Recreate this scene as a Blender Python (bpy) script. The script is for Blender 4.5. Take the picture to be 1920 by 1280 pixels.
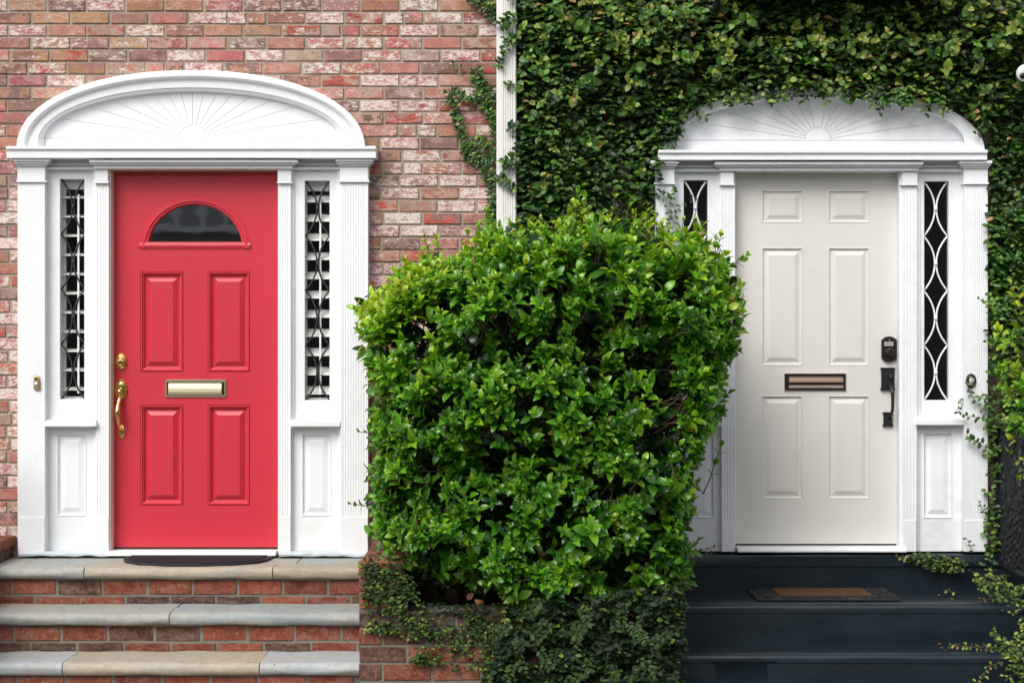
import bpy, bmesh, math, random
import numpy as np
from mathutils import Vector, Matrix, noise as mnoise

for o in list(bpy.data.objects):
    bpy.data.objects.remove(o)
SC = bpy.context.scene
COL = SC.collection
R = math.radians
random.seed(7)
rng = np.random.default_rng(7)

# ------------------------------------------------------------------ camera, sky, sun, exposure
CD, CZ, FPX = 9.5, 1.95, 3249.0            # distance to the wall, eye height, focal length in 1920-px units
cam = bpy.data.cameras.new('camera')
cam.sensor_width = 36.0
cam.lens = FPX / 1920 * 36
cam.clip_start = 0.1
cam.clip_end = 2000
camo = bpy.data.objects.new('camera', cam)
COL.objects.link(camo)
camo.location = (0, -CD, CZ)
camo.rotation_euler = (R(90), 0, 0)
SC.camera = camo

SUN_AZ = Vector((-0.50, -0.86))            # the bright part of the overcast sky: front left
SUN_EL = 47
world = bpy.data.worlds.new('World')
SC.world = world
world.use_nodes = True
wn, wl = world.node_tree.nodes, world.node_tree.links
sky = wn.new('ShaderNodeTexSky')
sky.sky_type = 'NISHITA'
sky.sun_disc = False
sky.sun_elevation = R(SUN_EL)
sky.sun_rotation = math.atan2(SUN_AZ.x, SUN_AZ.y)
sky.air_density = 1.0
sky.dust_density = 4.0
sky.ozone_density = 1.0
hs = wn.new('ShaderNodeHueSaturation')
hs.inputs['Saturation'].default_value = 0.34      # cloud cover: nearly white
wl.new(sky.outputs[0], hs.inputs['Color'])
bg = wn['Background']
wl.new(hs.outputs[0], bg.inputs['Color'])
bg.inputs['Strength'].default_value = 0.12

sl = bpy.data.lights.new('sun', 'SUN')
sl.energy = 1.3
sl.angle = R(32)
sl.color = (1.0, 0.985, 0.965)
so = bpy.data.objects.new('sun', sl)
COL.objects.link(so)
az = SUN_AZ.normalized()
sdir = Vector((az.x * math.cos(R(SUN_EL)), az.y * math.cos(R(SUN_EL)), math.sin(R(SUN_EL))))
so.rotation_euler = (-sdir).to_track_quat('-Z', 'Y').to_euler()
so.location = sdir * 20

SC.view_settings.view_transform = 'Standard'
SC.view_settings.look = 'None'
SC.view_settings.gamma = 1.0
SC.view_settings.use_curve_mapping = False
SC.view_settings.exposure = 0.66
SC.render.engine = 'CYCLES'
SC.cycles.max_bounces = 8
SC.cycles.transparent_max_bounces = 12
SC.cycles.use_denoising = True

# ------------------------------------------------------------------ measures of the place
def X(px, y=0.0):
    return (px - 960.0) / FPX * (CD + y)
def Z(py, y=0.0):
    return CZ - (py - 640.0) / FPX * (CD + y)

# ------------------------------------------------------------------ helpers
def setp(o, label=None, cat=None, group=None, kind=None):
    if label: o['label'] = label
    if cat: o['category'] = cat
    if group: o['group'] = group
    if kind: o['kind'] = kind
    return o

def thing(name, loc, label, cat, group=None):
    o = bpy.data.objects.new(name, None)
    o.empty_display_size = 0.1
    COL.objects.link(o)
    o.location = loc
    return setp(o, label, cat, group, 'thing')

def origin(o):
    v = Vector((0, 0, 0))
    while o is not None:
        v += o.location
        o = o.parent
    return v

class MB:
    """collects shapes (world coordinates) and links them as one mesh object"""
    def __init__(s):
        s.v, s.f = [], []
    def add(s, vs, fs):
        n = len(s.v)
        s.v += [tuple(p) for p in vs]
        s.f += [tuple(i + n for i in f) for f in fs]
        return s
    def box(s, x0, x1, y0, y1, z0, z1):
        x0, x1 = min(x0, x1), max(x0, x1); y0, y1 = min(y0, y1), max(y0, y1); z0, z1 = min(z0, z1), max(z0, z1)
        return s.add([(x0, y0, z0), (x1, y0, z0), (x1, y1, z0), (x0, y1, z0), (x0, y0, z1), (x1, y0, z1), (x1, y1, z1), (x0, y1, z1)],
                     [(3, 2, 1, 0), (4, 5, 6, 7), (0, 1, 5, 4), (1, 2, 6, 5), (2, 3, 7, 6), (3, 0, 4, 7)])
    def pbox(s, px0, px1, py0, py1, yf, yb):
        """a box whose front face (depth yf) covers those picture measures"""
        return s.box(X(px0, yf), X(px1, yf), yf, yb, Z(py1, yf), Z(py0, yf))
    def tube(s, pts, r, seg=8, cap=True, flat=1.0):
        pts = [Vector(p) for p in pts]
        n = len(pts)
        rs = r if isinstance(r, (list, tuple)) else [r] * n
        rings = []
        up = Vector((0, 0, 1))
        prev = None
        for i, p in enumerate(pts):
            t = (pts[min(i + 1, n - 1)] - pts[max(i - 1, 0)])
            if t.length < 1e-9: t = Vector((0, 0, 1))
            t.normalize()
            if prev is None:
                a = t.cross(Vector((0, 1, 0)))
                if a.length < 0.1: a = t.cross(Vector((1, 0, 0)))
            else:
                a = prev - t * prev.dot(t)
                if a.length < 1e-6: a = t.cross(up)
            a.normalize(); prev = a
            b = t.cross(a)
            rings.append([p + (a * math.cos(2 * math.pi * k / seg) + b * (flat * math.sin(2 * math.pi * k / seg))) * rs[i] for k in range(seg)])
        vs = [q for ring in rings for q in ring]
        fs = []
        for i in range(n - 1):
            for k in range(seg):
                k2 = (k + 1) % seg
                fs.append((i * seg + k, i * seg + k2, (i + 1) * seg + k2, (i + 1) * seg + k))
        if cap:
            fs.append(tuple(range(seg - 1, -1, -1)))
            fs.append(tuple((n - 1) * seg + k for k in range(seg)))
        return s.add(vs, fs)
    def dome(s, cx, cz, y0, rx, rz, prof, seg=24):
        """rings facing the street: prof = [(radius fraction, distance in front of y0)]"""
        vs, fs = [], []
        for (f, d) in prof:
            for k in range(seg):
                a = 2 * math.pi * k / seg
                vs.append((cx + rx * f * math.cos(a), y0 - d, cz + rz * f * math.sin(a)))
        for i in range(len(prof) - 1):
            for k in range(seg):
                k2 = (k + 1) % seg
                fs.append((i * seg + k, i * seg + k2, (i + 1) * seg + k2, (i + 1) * seg + k))
        fs.append(tuple((len(prof) - 1) * seg + k for k in range(seg)))
        return s.add(vs, fs)
    def extrude_x(s, prof, x0, x1, nseg=1, jit=0.0, freq=3.0, seed=0.0):
        """profile [(y, z)] (closed) swept along x"""
        m = len(prof)
        vs, fs = [], []
        for i in range(nseg + 1):
            x = x0 + (x1 - x0) * i / nseg
            for j, (y, z) in enumerate(prof):
                d = mnoise.noise(Vector((x * freq + seed, j * 0.35, seed))) * jit if jit else 0
                e = mnoise.noise(Vector((x * freq + seed, j * 0.35 + 9, seed))) * jit if jit else 0
                vs.append((x, y + d, z + e))
        for i in range(nseg):
            for j in range(m):
                j2 = (j + 1) % m
                fs.append((i * m + j, i * m + j2, (i + 1) * m + j2, (i + 1) * m + j))
        fs.append(tuple(range(m - 1, -1, -1)))
        fs.append(tuple(nseg * m + j for j in range(m)))
        return s.add(vs, fs)
    def rings(s, loops, close=True):
        """rectangular rings [(x0, x1, z0, z1, y)] joined one to the next, the last one closed"""
        vs, fs = [], []
        for (x0, x1, z0, z1, y) in loops:
            vs += [(x0, y, z0), (x1, y, z0), (x1, y, z1), (x0, y, z1)]
        for i in range(len(loops) - 1):
            for k in range(4):
                k2 = (k + 1) % 4
                fs.append((i * 4 + k, i * 4 + k2, i * 4 + 4 + k2, i * 4 + 4 + k))
        if close:
            n = (len(loops) - 1) * 4
            fs.append((n, n + 1, n + 2, n + 3))
        return s.add(vs, fs)
    def slab(s, x0, x1, z0, z1, yf, yb, holes=()):
        """an upright board with rectangular holes [(x0, x1, z0, z1)]"""
        xs = sorted({x0, x1, *[h[0] for h in holes], *[h[1] for h in holes]})
        zs = sorted({z0, z1, *[h[2] for h in holes], *[h[3] for h in holes]})
        def solid(i, j):
            if i < 0 or j < 0 or i >= len(xs) - 1 or j >= len(zs) - 1: return False
            cx, cz = (xs[i] + xs[i + 1]) / 2, (zs[j] + zs[j + 1]) / 2
            return not any(h[0] < cx < h[1] and h[2] < cz < h[3] for h in holes)
        for i in range(len(xs) - 1):
            for j in range(len(zs) - 1):
                if not solid(i, j): continue
                a, b, c, d = xs[i], xs[i + 1], zs[j], zs[j + 1]
                s.add([(a, yf, c), (b, yf, c), (b, yf, d), (a, yf, d)], [(0, 1, 2, 3)])
                s.add([(a, yb, c), (b, yb, c), (b, yb, d), (a, yb, d)], [(3, 2, 1, 0)])
                if not solid(i - 1, j): s.add([(a, yf, c), (a, yf, d), (a, yb, d), (a, yb, c)], [(0, 1, 2, 3)])
                if not solid(i + 1, j): s.add([(b, yf, c), (b, yb, c), (b, yb, d), (b, yf, d)], [(0, 1, 2, 3)])
                if not solid(i, j - 1): s.add([(a, yf, c), (a, yb, c), (b, yb, c), (b, yf, c)], [(0, 1, 2, 3)])
                if not solid(i, j + 1): s.add([(a, yf, d), (b, yf, d), (b, yb, d), (a, yb, d)], [(0, 1, 2, 3)])
        return s
    def build(s, name, m, parent=None, bevel=0.0, smooth=False, weld=True, at=None, segs=1):
        me = bpy.data.meshes.new(name)
        org = Vector(at) if at is not None else (origin(parent) if parent is not None else Vector((0, 0, 0)))
        me.from_pydata([tuple(Vector(p) - org) for p in s.v], [], s.f)
        bm = bmesh.new(); bm.from_mesh(me)
        if weld: bmesh.ops.remove_doubles(bm, verts=bm.verts, dist=0.00005)
        bmesh.ops.recalc_face_normals(bm, faces=bm.faces)
        if bevel:
            ed = [e for e in bm.edges if len(e.link_faces) == 2 and e.calc_face_angle(0) > 0.5]
            bmesh.ops.bevel(bm, geom=ed, offset=bevel, segments=segs, affect='EDGES', clamp_overlap=True)
        bm.to_mesh(me); bm.free()
        if smooth:
            me.shade_smooth()
            if smooth is not True:
                me.set_sharp_from_angle(angle=R(smooth))
        me.materials.append(m)
        o = bpy.data.objects.new(name, me)
        COL.objects.link(o)
        if parent is not None:
            o.parent = parent
            o.location = org - origin(parent)
        else:
            o.location = org
        return o

# ------------------------------------------------------------------ materials
def mat(name, base=(0.8, 0.8, 0.8), rough=0.5, metallic=0.0, spec=0.5):
    m = bpy.data.materials.new(name)
    m.use_nodes = True
    b = m.node_tree.nodes['Principled BSDF']
    b.inputs['Base Color'].default_value = (*base, 1)
    b.inputs['Roughness'].default_value = rough
    b.inputs['Metallic'].default_value = metallic
    b.inputs['Specular IOR Level'].default_value = spec
    return m

class NT:
    def __init__(s, m):
        s.n, s.l = m.node_tree.nodes, m.node_tree.links
        s.b = s.n['Principled BSDF']
    def node(s, t, **kw):
        n = s.n.new(t)
        for k, v in kw.items():
            if k.startswith('i_'): n.inputs[k[2:].replace('_', ' ')].default_value = v
            else: setattr(n, k, v)
        return n
    def link(s, a, b): s.l.new(a, b)
    def coords(s, kind='Object', scale=(1, 1, 1)):
        t = s.node('ShaderNodeTexCoord')
        mp = s.node('ShaderNodeMapping')
        mp.inputs['Scale'].default_value = scale
        s.link(t.outputs[kind], mp.inputs[0])
        return mp.outputs[0]
    def noise(s, vec, scale, detail=4, rough=0.55, w=None):
        n = s.node('ShaderNodeTexNoise')
        n.inputs['Scale'].default_value = scale
        n.inputs['Detail'].default_value = detail
        n.inputs['Roughness'].default_value = rough
        if w is not None:
            n.noise_dimensions = '4D'
            s.link(w, n.inputs['W'])
        s.link(vec, n.inputs['Vector'])
        return n.outputs['Fac']
    def ramp(s, fac, stops):
        r = s.node('ShaderNodeValToRGB')
        e = r.color_ramp.elements
        while len(e) > 1: e.remove(e[0])
        e[0].position = stops[0][0]; e[0].color = (*stops[0][1], 1)
        for p, c in stops[1:]:
            q = e.new(p); q.color = (*c, 1)
        s.link(fac, r.inputs[0])
        return r.outputs[0]
    def mix(s, fac, a, b, mode='MIX'):
        n = s.node('ShaderNodeMix', data_type='RGBA', blend_type=mode)
        for sock, val in ((n.inputs[0], fac), (n.inputs[6], a), (n.inputs[7], b)):
            if hasattr(val, 'is_output'): s.link(val, sock)
            elif isinstance(val, (int, float)): sock.default_value = val
            else: sock.default_value = (*val, 1)
        return n.outputs[2]
    def math(s, op, a, b=0.0, clamp=False):
        n = s.node('ShaderNodeMath', operation=op, use_clamp=clamp)
        for sock, val in ((n.inputs[0], a), (n.inputs[1], b)):
            if hasattr(val, 'is_output'): s.link(val, sock)
            else: sock.default_value = val
        return n.outputs[0]
    def bump(s, h, strength=0.3, dist=0.002):
        n = s.node('ShaderNodeBump')
        n.inputs['Strength'].default_value = strength
        n.inputs['Distance'].default_value = dist
        s.link(h, n.inputs['Height'])
        s.link(n.outputs[0], s.b.inputs['Normal'])
    def color(s, c): s.link(c, s.b.inputs['Base Color'])
    def rough(s, r): s.link(r, s.b.inputs['Roughness'])

G3 = lambda v: (v, v, v)

def paint_mat(name, base, dirt, amount, rough, grain=(40, 40, 3), bump=0.06, dist=0.0005):
    """painted timber: brush marks along the grain, faint weathering"""
    m = mat(name, base, rough)
    t = NT(m)
    v = t.coords()
    vg = t.coords(scale=grain)
    n1 = t.noise(v, 2.3, 5, 0.6)
    n2 = t.noise(v, 21, 5, 0.65)
    f = t.math('MULTIPLY', t.ramp(n1, [(0.40, G3(0)), (0.72, G3(1))]), t.ramp(n2, [(0.38, G3(0.15)), (0.70, G3(1))]))
    f = t.math('MULTIPLY', f, amount)
    spots = t.ramp(t.noise(v, 62, 2, 0.5), [(0.735, G3(0)), (0.76, G3(1))])
    f2 = t.math('MAXIMUM', f, t.math('MULTIPLY', spots, amount))
    t.color(t.mix(f2, base, dirt))
    g = t.noise(vg, 6, 3, 0.6)
    t.rough(t.math('ADD', t.math('MULTIPLY', n2, 0.18), rough - 0.09))
    t.bump(t.math('ADD', t.math('MULTIPLY', g, 0.7), t.math('MULTIPLY', n2, 0.6)), bump, dist)
    return m

M = {}
M['white'] = paint_mat('white_paint', (0.80, 0.81, 0.82), (0.55, 0.54, 0.49), 0.30, 0.45)
M['white_old'] = paint_mat('old_white_paint', (0.80, 0.815, 0.84), (0.42, 0.40, 0.35), 0.40, 0.48)
M['cream'] = paint_mat('cream_jamb_paint', (0.72, 0.66, 0.56), (0.5, 0.44, 0.34), 0.3, 0.45)
M['red'] = paint_mat('red_door_paint', (0.555, 0.030, 0.050), (0.43, 0.035, 0.05), 0.75, 0.36, grain=(70, 70, 5), bump=0.6, dist=0.0012)
M['ivory'] = paint_mat('ivory_door_paint', (0.665, 0.645, 0.595), (0.52, 0.48, 0.40), 0.4, 0.42, grain=(70, 70, 5), bump=0.15)
M['caulk'] = paint_mat('old_caulk', (0.52, 0.58, 0.60), (0.30, 0.32, 0.32), 0.6, 0.6, bump=0.5, dist=0.003)
M['shutter'] = mat('shutter_white', (0.78, 0.78, 0.74), 0.4)
M['downspout'] = paint_mat('downspout_enamel', (0.76, 0.75, 0.71), (0.55, 0.52, 0.45), 0.12, 0.32, bump=0.03)

def brick_mat(name, white=1.0, bumps=0.6, stri=True):
    """colour from the brick itself (object colour; alpha = how much old limewash is left)"""
    m = mat(name, (0.4, 0.15, 0.1), 0.85, spec=0.25)
    t = NT(m)
    oi = t.node('ShaderNodeObjectInfo')
    w = t.math('MULTIPLY', oi.outputs['Random'], 91.0)
    v = t.coords()
    vs = t.coords(scale=(3.0, 3.0, 16.0))
    n_big = t.noise(v, 9, 3, 0.6, w)
    n_mid = t.noise(v, 42, 5, 0.7, w)
    n_fine = t.noise(v, 190, 4, 0.7, w)
    n_str = t.noise(vs, 14, 3, 0.7, w)
    base = oi.outputs['Color']
    w2 = t.math('ADD', w, 17.3)
    vp = t.coords(scale=(1.0, 1.0, 1.7))
    n_pat = t.noise(vp, 13, 3, 0.65, w2)
    n_pat2 = t.noise(vp, 23, 5, 0.78, w)
    alt = t.ramp(t.math('FRACT', t.math('MULTIPLY', oi.outputs['Random'], 37.7)), [(0.0, (0.42, 0.25, 0.15)), (0.25, (0.44, 0.20, 0.17)), (0.5, (0.26, 0.14, 0.12)), (0.75, (0.46, 0.36, 0.29)), (1.0, (0.50, 0.26, 0.21))])
    second = t.math('MULTIPLY', t.ramp(n_pat, [(0.45, G3(0)), (0.53, G3(1))]), 0.85 * white * white)
    c = t.mix(second, base, alt)
    c = t.mix(t.ramp(n_big, [(0.44, G3(0)), (0.66, G3(0.6))]), c, t.mix(1.0, c, (0.62, 0.54, 0.52), 'MULTIPLY'))
    c = t.mix(t.math('MULTIPLY', t.ramp(n_mid, [(0.50, G3(0)), (0.62, G3(1))]), 0.35), c, t.mix(0.5, c, (0.52, 0.36, 0.26)))
    # limewash left in patches
    al = oi.outputs['Alpha']
    wash = t.math('ADD', t.math('MULTIPLY', n_pat2, 0.62), t.math('MULTIPLY', n_str, 0.38))
    thr = t.math('SUBTRACT', 0.625, t.math('MULTIPLY', al, 0.165 * white))
    k = t.math('MULTIPLY', t.math('SUBTRACT', wash, thr), 17.0, True)
    k = t.math('MULTIPLY', k, t.ramp(n_fine, [(0.34, G3(0.35)), (0.54, G3(1))]))
    k = t.math('MULTIPLY', k, 0.9)
    c = t.mix(k, c, (0.78, 0.72, 0.67))
    c = t.mix(t.ramp(t.noise(v, 110, 4, 0.75, w2), [(0.36, G3(0.9)), (0.50, G3(0))]), c, t.mix(1.0, c, (0.62, 0.50, 0.48), 'MULTIPLY'))
    c = t.mix(t.ramp(t.noise(vs, 30, 4, 0.75, w2), [(0.60, G3(0)), (0.66, G3(0.6 * white))]), c, (0.66, 0.58, 0.52))
    # dark pits
    pit = t.ramp(t.noise(v, 75, 2, 0.5, w), [(0.27, G3(1)), (0.33, G3(0))])
    c = t.mix(t.math('MULTIPLY', pit, 0.7), c, (0.06, 0.035, 0.03))
    t.color(c)
    h = t.math('ADD', t.math('MULTIPLY', n_mid, 0.5), t.math('MULTIPLY', n_fine, 0.35))
    if stri: h = t.math('ADD', h, t.math('MULTIPLY', n_str, 0.55))
    h = t.math('SUBTRACT', h, t.math('MULTIPLY', pit, 0.5))
    t.bump(h, bumps, 0.004)
    return m
M['brick'] = brick_mat('limewashed_brick')
M['step_brick'] = brick_mat('step_brick', 0.45, 0.7, False)

def mortar_mat(name, base, dark):
    m = mat(name, base, 0.95, spec=0.1)
    t = NT(m)
    v = t.coords()
    n = t.noise(v, 6, 5, 0.6); f = t.noise(v, 160, 4, 0.7)
    c = t.mix(t.ramp(n, [(0.35, G3(0)), (0.7, G3(1))]), base, dark)
    c = t.mix(t.math('MULTIPLY', f, 0.35), c, (0.45, 0.40, 0.33))
    t.color(c); t.bump(f, 0.7, 0.004)
    return m
M['mortar'] = mortar_mat('wall_mortar', (0.37, 0.315, 0.25), (0.27, 0.225, 0.175))
M['step_mortar'] = mortar_mat('step_mortar', (0.17, 0.165, 0.14), (0.09, 0.085, 0.072))

def stone_mat():
    m = mat('bluestone', (0.36, 0.38, 0.36), 0.7, spec=0.35)
    t = NT(m)
    oi = t.node('ShaderNodeObjectInfo')
    w = t.math('MULTIPLY', oi.outputs['Random'], 53.0)
    v = t.coords(); vs = t.coords(scale=(1.0, 2.0, 6.0))
    n1 = t.noise(vs, 3.2, 4, 0.6, w); n2 = t.noise(v, 26, 5, 0.65, w); n3 = t.noise(v, 140, 4, 0.7, w)
    c = t.mix(t.ramp(n1, [(0.44, G3(0)), (0.66, G3(0.8))]), oi.outputs['Color'], t.mix(0.6, oi.outputs['Color'], (0.42, 0.33, 0.23)))
    c = t.mix(t.math('MULTIPLY', t.ramp(n2, [(0.42, G3(0)), (0.7, G3(1))]), 0.5), c, t.mix(1.0, c, (0.62, 0.64, 0.63), 'MULTIPLY'))
    sp = t.ramp(t.noise(v, 48, 1, 0.5, w), [(0.76, G3(0)), (0.78, G3(1))])
    c = t.mix(sp, c, (0.08, 0.08, 0.07))
    t.color(c)
    t.rough(t.math('ADD', t.math('MULTIPLY', n2, 0.3), 0.48))
    t.bump(t.math('ADD', t.math('MULTIPLY', n2, 0.8), t.math('MULTIPLY', n3, 0.35)), 0.75, 0.007)
    return m
M['stone'] = stone_mat()

def dark_step_mat():
    m = mat('blue_black_step_paint', (0.012, 0.019, 0.024), 0.36, spec=0.42)
    t = NT(m)
    v = t.coords(); vs = t.coords(scale=(1, 3, 3))
    n1 = t.noise(vs, 3, 5, 0.6); n2 = t.noise(v, 45, 4, 0.6)
    c = t.mix(t.ramp(n1, [(0.35, G3(0)), (0.7, G3(1))]), (0.0042, 0.0100, 0.0150), (0.0100, 0.0200, 0.0275))
    sp = t.ramp(t.noise(v, 85, 2, 0.5), [(0.735, G3(0)), (0.76, G3(0.5))])
    c = t.mix(sp, c, (0.16, 0.17, 0.17))
    t.color(c)
    t.rough(t.math('ADD', t.math('MULTIPLY', n2, 0.25), 0.20))
    t.bump(t.math('ADD', n1, t.math('MULTIPLY', n2, 0.35)), 0.35, 0.012)
    return m
M['dark_step'] = dark_step_mat()

M['brass'] = mat('polished_brass', (0.86, 0.60, 0.22), 0.16, 1.0)
M['brass_dull'] = mat('tarnished_brass', (0.50, 0.38, 0.20), 0.42, 1.0)
M['brass_pale'] = mat('pale_satin_brass', (0.85, 0.74, 0.50), 0.28, 1.0)
M['black_metal'] = mat('blackened_bronze', (0.018, 0.018, 0.019), 0.38, 0.2)
M['bronze'] = mat('rubbed_bronze', (0.035, 0.018, 0.013), 0.35, 0.5)
M['copper'] = mat('worn_copper_edge', (0.86, 0.67, 0.56), 0.30, 1.0)
M['button'] = mat('pale_keypad_button', (0.62, 0.64, 0.66), 0.4)
M['iron'] = mat('dark_iron', (0.016, 0.018, 0.021), 0.5, 0.3)
M['lead'] = mat('dark_lead_came', (0.020, 0.028, 0.032), 0.45, 0.2)
M['rubber'] = mat('black_rubber', (0.012, 0.011, 0.013), 0.8)
M['plastic'] = mat('white_plastic', (0.75, 0.76, 0.74), 0.35)
M['lens'] = mat('black_lens', (0.008, 0.008, 0.009), 0.12)
M['interior'] = mat('dim_interior', (0.70, 0.66, 0.62), 0.8)
M['twig'] = mat('twig_bark', (0.11, 0.065, 0.04), 0.8)
M['soil'] = mortar_mat('soil', (0.03, 0.022, 0.016), (0.018, 0.013, 0.01))
M['wicker'] = mat('black_wire', (0.007, 0.007, 0.0075), 0.75, spec=0.25)
def wt(name, base, d, scale, bump=0.6):
    m = mat(name, base, 0.9, spec=0.2); t = NT(m); v = t.coords()
    n = t.noise(v, scale, 4, 0.7); n2 = t.noise(v, scale * 0.12, 3, 0.6)
    t.color(t.mix(t.math('MULTIPLY', t.math('ADD', n, n2), 0.5), base, d)); t.bump(n, bump, 0.004)
    return m
M['coir'] = wt('coir', (0.15, 0.07, 0.026), (0.03, 0.014, 0.008), 70, 1.0)
M['mat_pile'] = wt('mat_pile', (0.006, 0.007, 0.010), (0.022, 0.022, 0.030), 120, 0.9)
M['asphalt'] = wt('asphalt', (0.05, 0.05, 0.05), (0.08, 0.078, 0.075), 60)
M['paving'] = wt('concrete_paving', (0.26, 0.25, 0.23), (0.16, 0.155, 0.145), 40)
M['house_far'] = wt('pale_render', (0.60, 0.60, 0.59), (0.44, 0.44, 0.43), 1.2)

def glass_mat(name, tint, ior):
    m = bpy.data.materials.new(name); m.use_nodes = True
    n, l = m.node_tree.nodes, m.node_tree.links
    n.remove(n['Principled BSDF'])
    tr = n.new('ShaderNodeBsdfTransparent'); tr.inputs[0].default_value = (*tint, 1)
    gl = n.new('ShaderNodeBsdfGlossy'); gl.inputs['Roughness'].default_value = 0.02
    fr = n.new('ShaderNodeFresnel'); fr.inputs[0].default_value = ior
    nz = n.new('ShaderNodeTexNoise'); nz.inputs['Scale'].default_value = 5
    bp = n.new('ShaderNodeBump'); bp.inputs['Strength'].default_value = 0.02; bp.inputs['Distance'].default_value = 0.01
    tc = n.new('ShaderNodeTexCoord'); l.new(tc.outputs['Object'], nz.inputs[0]); l.new(nz.outputs[0], bp.inputs['Height'])
    l.new(bp.outputs[0], gl.inputs['Normal'])
    mx = n.new('ShaderNodeMixShader')
    l.new(fr.outputs[0], mx.inputs[0]); l.new(tr.outputs[0], mx.inputs[1]); l.new(gl.outputs[0], mx.inputs[2])
    l.new(mx.outputs[0], n['Material Output'].inputs[0])
    return m
M['glass'] = glass_mat('window_glass', (0.90, 0.92, 0.91), 1.5)
M['dark_glass'] = glass_mat('smoky_glass', (0.55, 0.57, 0.58), 1.75)
M['fan_glass'] = glass_mat('double_glazing', (0.5, 0.52, 0.53), 4.0)

def leaf_mat(name, rough, trans, spec=0.5, veins=True):
    m = mat(name, (0.05, 0.12, 0.03), rough, spec=spec)
    t = NT(m)
    at = t.node('ShaderNodeAttribute', attribute_name='Col')
    v = t.coords()
    n = t.noise(v, 60, 3, 0.6)
    c = t.mix(t.math('MULTIPLY', n, 0.5), at.outputs['Color'], t.mix(1.0, at.outputs['Color'], (0.55, 0.62, 0.5), 'MULTIPLY'))
    t.color(c)
    tl = t.node('ShaderNodeBsdfTranslucent')
    t.link(t.mix(1.0, c, (1.25, 1.35, 0.42), 'MULTIPLY'), tl.inputs[0])
    mx = t.node('ShaderNodeMixShader'); mx.inputs[0].default_value = trans
    t.link(t.b.outputs[0], mx.inputs[1]); t.link(tl.outputs[0], mx.inputs[2])
    t.link(mx.outputs[0], t.n['Material Output'].inputs[0])
    return m
M['leaf'] = leaf_mat('shrub_leaf', 0.28, 0.30)
M['ivy'] = leaf_mat('fig_leaf', 0.42, 0.15, 0.4)
M['creeper'] = leaf_mat('creeper_leaf', 0.58, 0.12, 0.22)
M['dead'] = leaf_mat('dead_leaf', 0.7, 0.15, 0.2)

# ------------------------------------------------------------------ the ground and the street
setp(MB().slab(-400, 400, 0, 0, 0, 0).add([(-600, -900, -0.12), (600, -900, -0.12), (600, 300, -0.12), (-600, 300, -0.12)], [(0, 1, 2, 3)]).build('street', M['asphalt']), kind='structure')
setp(MB().box(-60, 60, -4.2, 0.3, -0.10, 0.0).build('pavement', M['paving'], bevel=0.01), kind='structure')

# ------------------------------------------------------------------ house walls
OPEN_L = (X(104), X(626), Z(1036), Z(322))
OPEN_R = (X(1272), X(1790), Z(1030), Z(322))
XS = X(945)                                     # the two houses meet behind the downspout
WT, WTOP = 0.30, 6.6
wall_l = thing('brick_wall', (X(470), 0, 0), 'limewashed red and ochre brick house wall around the red door', 'wall')
MB().slab(-4.2, XS, -0.1, WTOP, 0.0085, WT, [OPEN_L]).build('mortar', M['mortar'], wall_l)
wall_r = thing('ivy_covered_wall', (X(1500), 0, 0), 'brick house wall almost wholly hidden under ivy around the ivory door', 'wall')
MB().slab(XS, 4.6, -0.1, WTOP, 0.0112, WT, [OPEN_R]).build('mortar', M['mortar'], wall_r)

def brick_mesh(name, L, H, D, m, seed):
    """one brick: worn arrises, uneven edges; front face towards -y, centred on x and z"""
    r = random.Random(seed)
    nx = 4
    c = 0.0028
    vs, fs = [], []
    for i in range(nx + 1):
        x = -L / 2 + L * i / nx
        xi = x + (c if i == 0 else -c if i == nx else r.uniform(-0.004, 0.004))
        jt, jb = r.uniform(-0.0012, 0.0012), r.uniform(-0.0012, 0.0012)
        j2 = r.uniform(-0.0008, 0.0012)
        vs += [(x, D, -H / 2 + jb), (x, c + 0.0005, -H / 2 + jb), (xi, j2, -H / 2 + c + jb), (xi, j2 + r.uniform(-0.0006, 0.0006), H / 2 - c + jt), (x, c + 0.0005, H / 2 + jt), (x, D, H / 2 + jt)]
    for i in range(nx):
        a, b = i * 6, (i + 1) * 6
        for k in range(5):
            fs.append((a + k, b + k, b + k + 1, a + k + 1))
    fs.append((0, 1, 2, 3, 4, 5)[::-1])
    e = nx * 6
    fs.append((e, e + 1, e + 2, e + 3, e + 4, e + 5))
    me = bpy.data.meshes.new(name)
    me.from_pydata(vs, [], fs)
    bm = bmesh.new(); bm.from_mesh(me); bmesh.ops.recalc_face_normals(bm, faces=bm.faces); bm.to_mesh(me); bm.free()
    me.materials.append(m)
    return me

def put(name, me, loc, parent, rotz=0.0, scale=(1, 1, 1), color=None, rx=0.0):
    o = bpy.data.objects.new(name, me)
    COL.objects.link(o)
    o.parent = parent
    o.location = Vector(loc) - origin(parent)
    o.rotation_euler = (rx, 0, rotz)
    o.scale = scale
    if color: o.color = color
    return o

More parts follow.
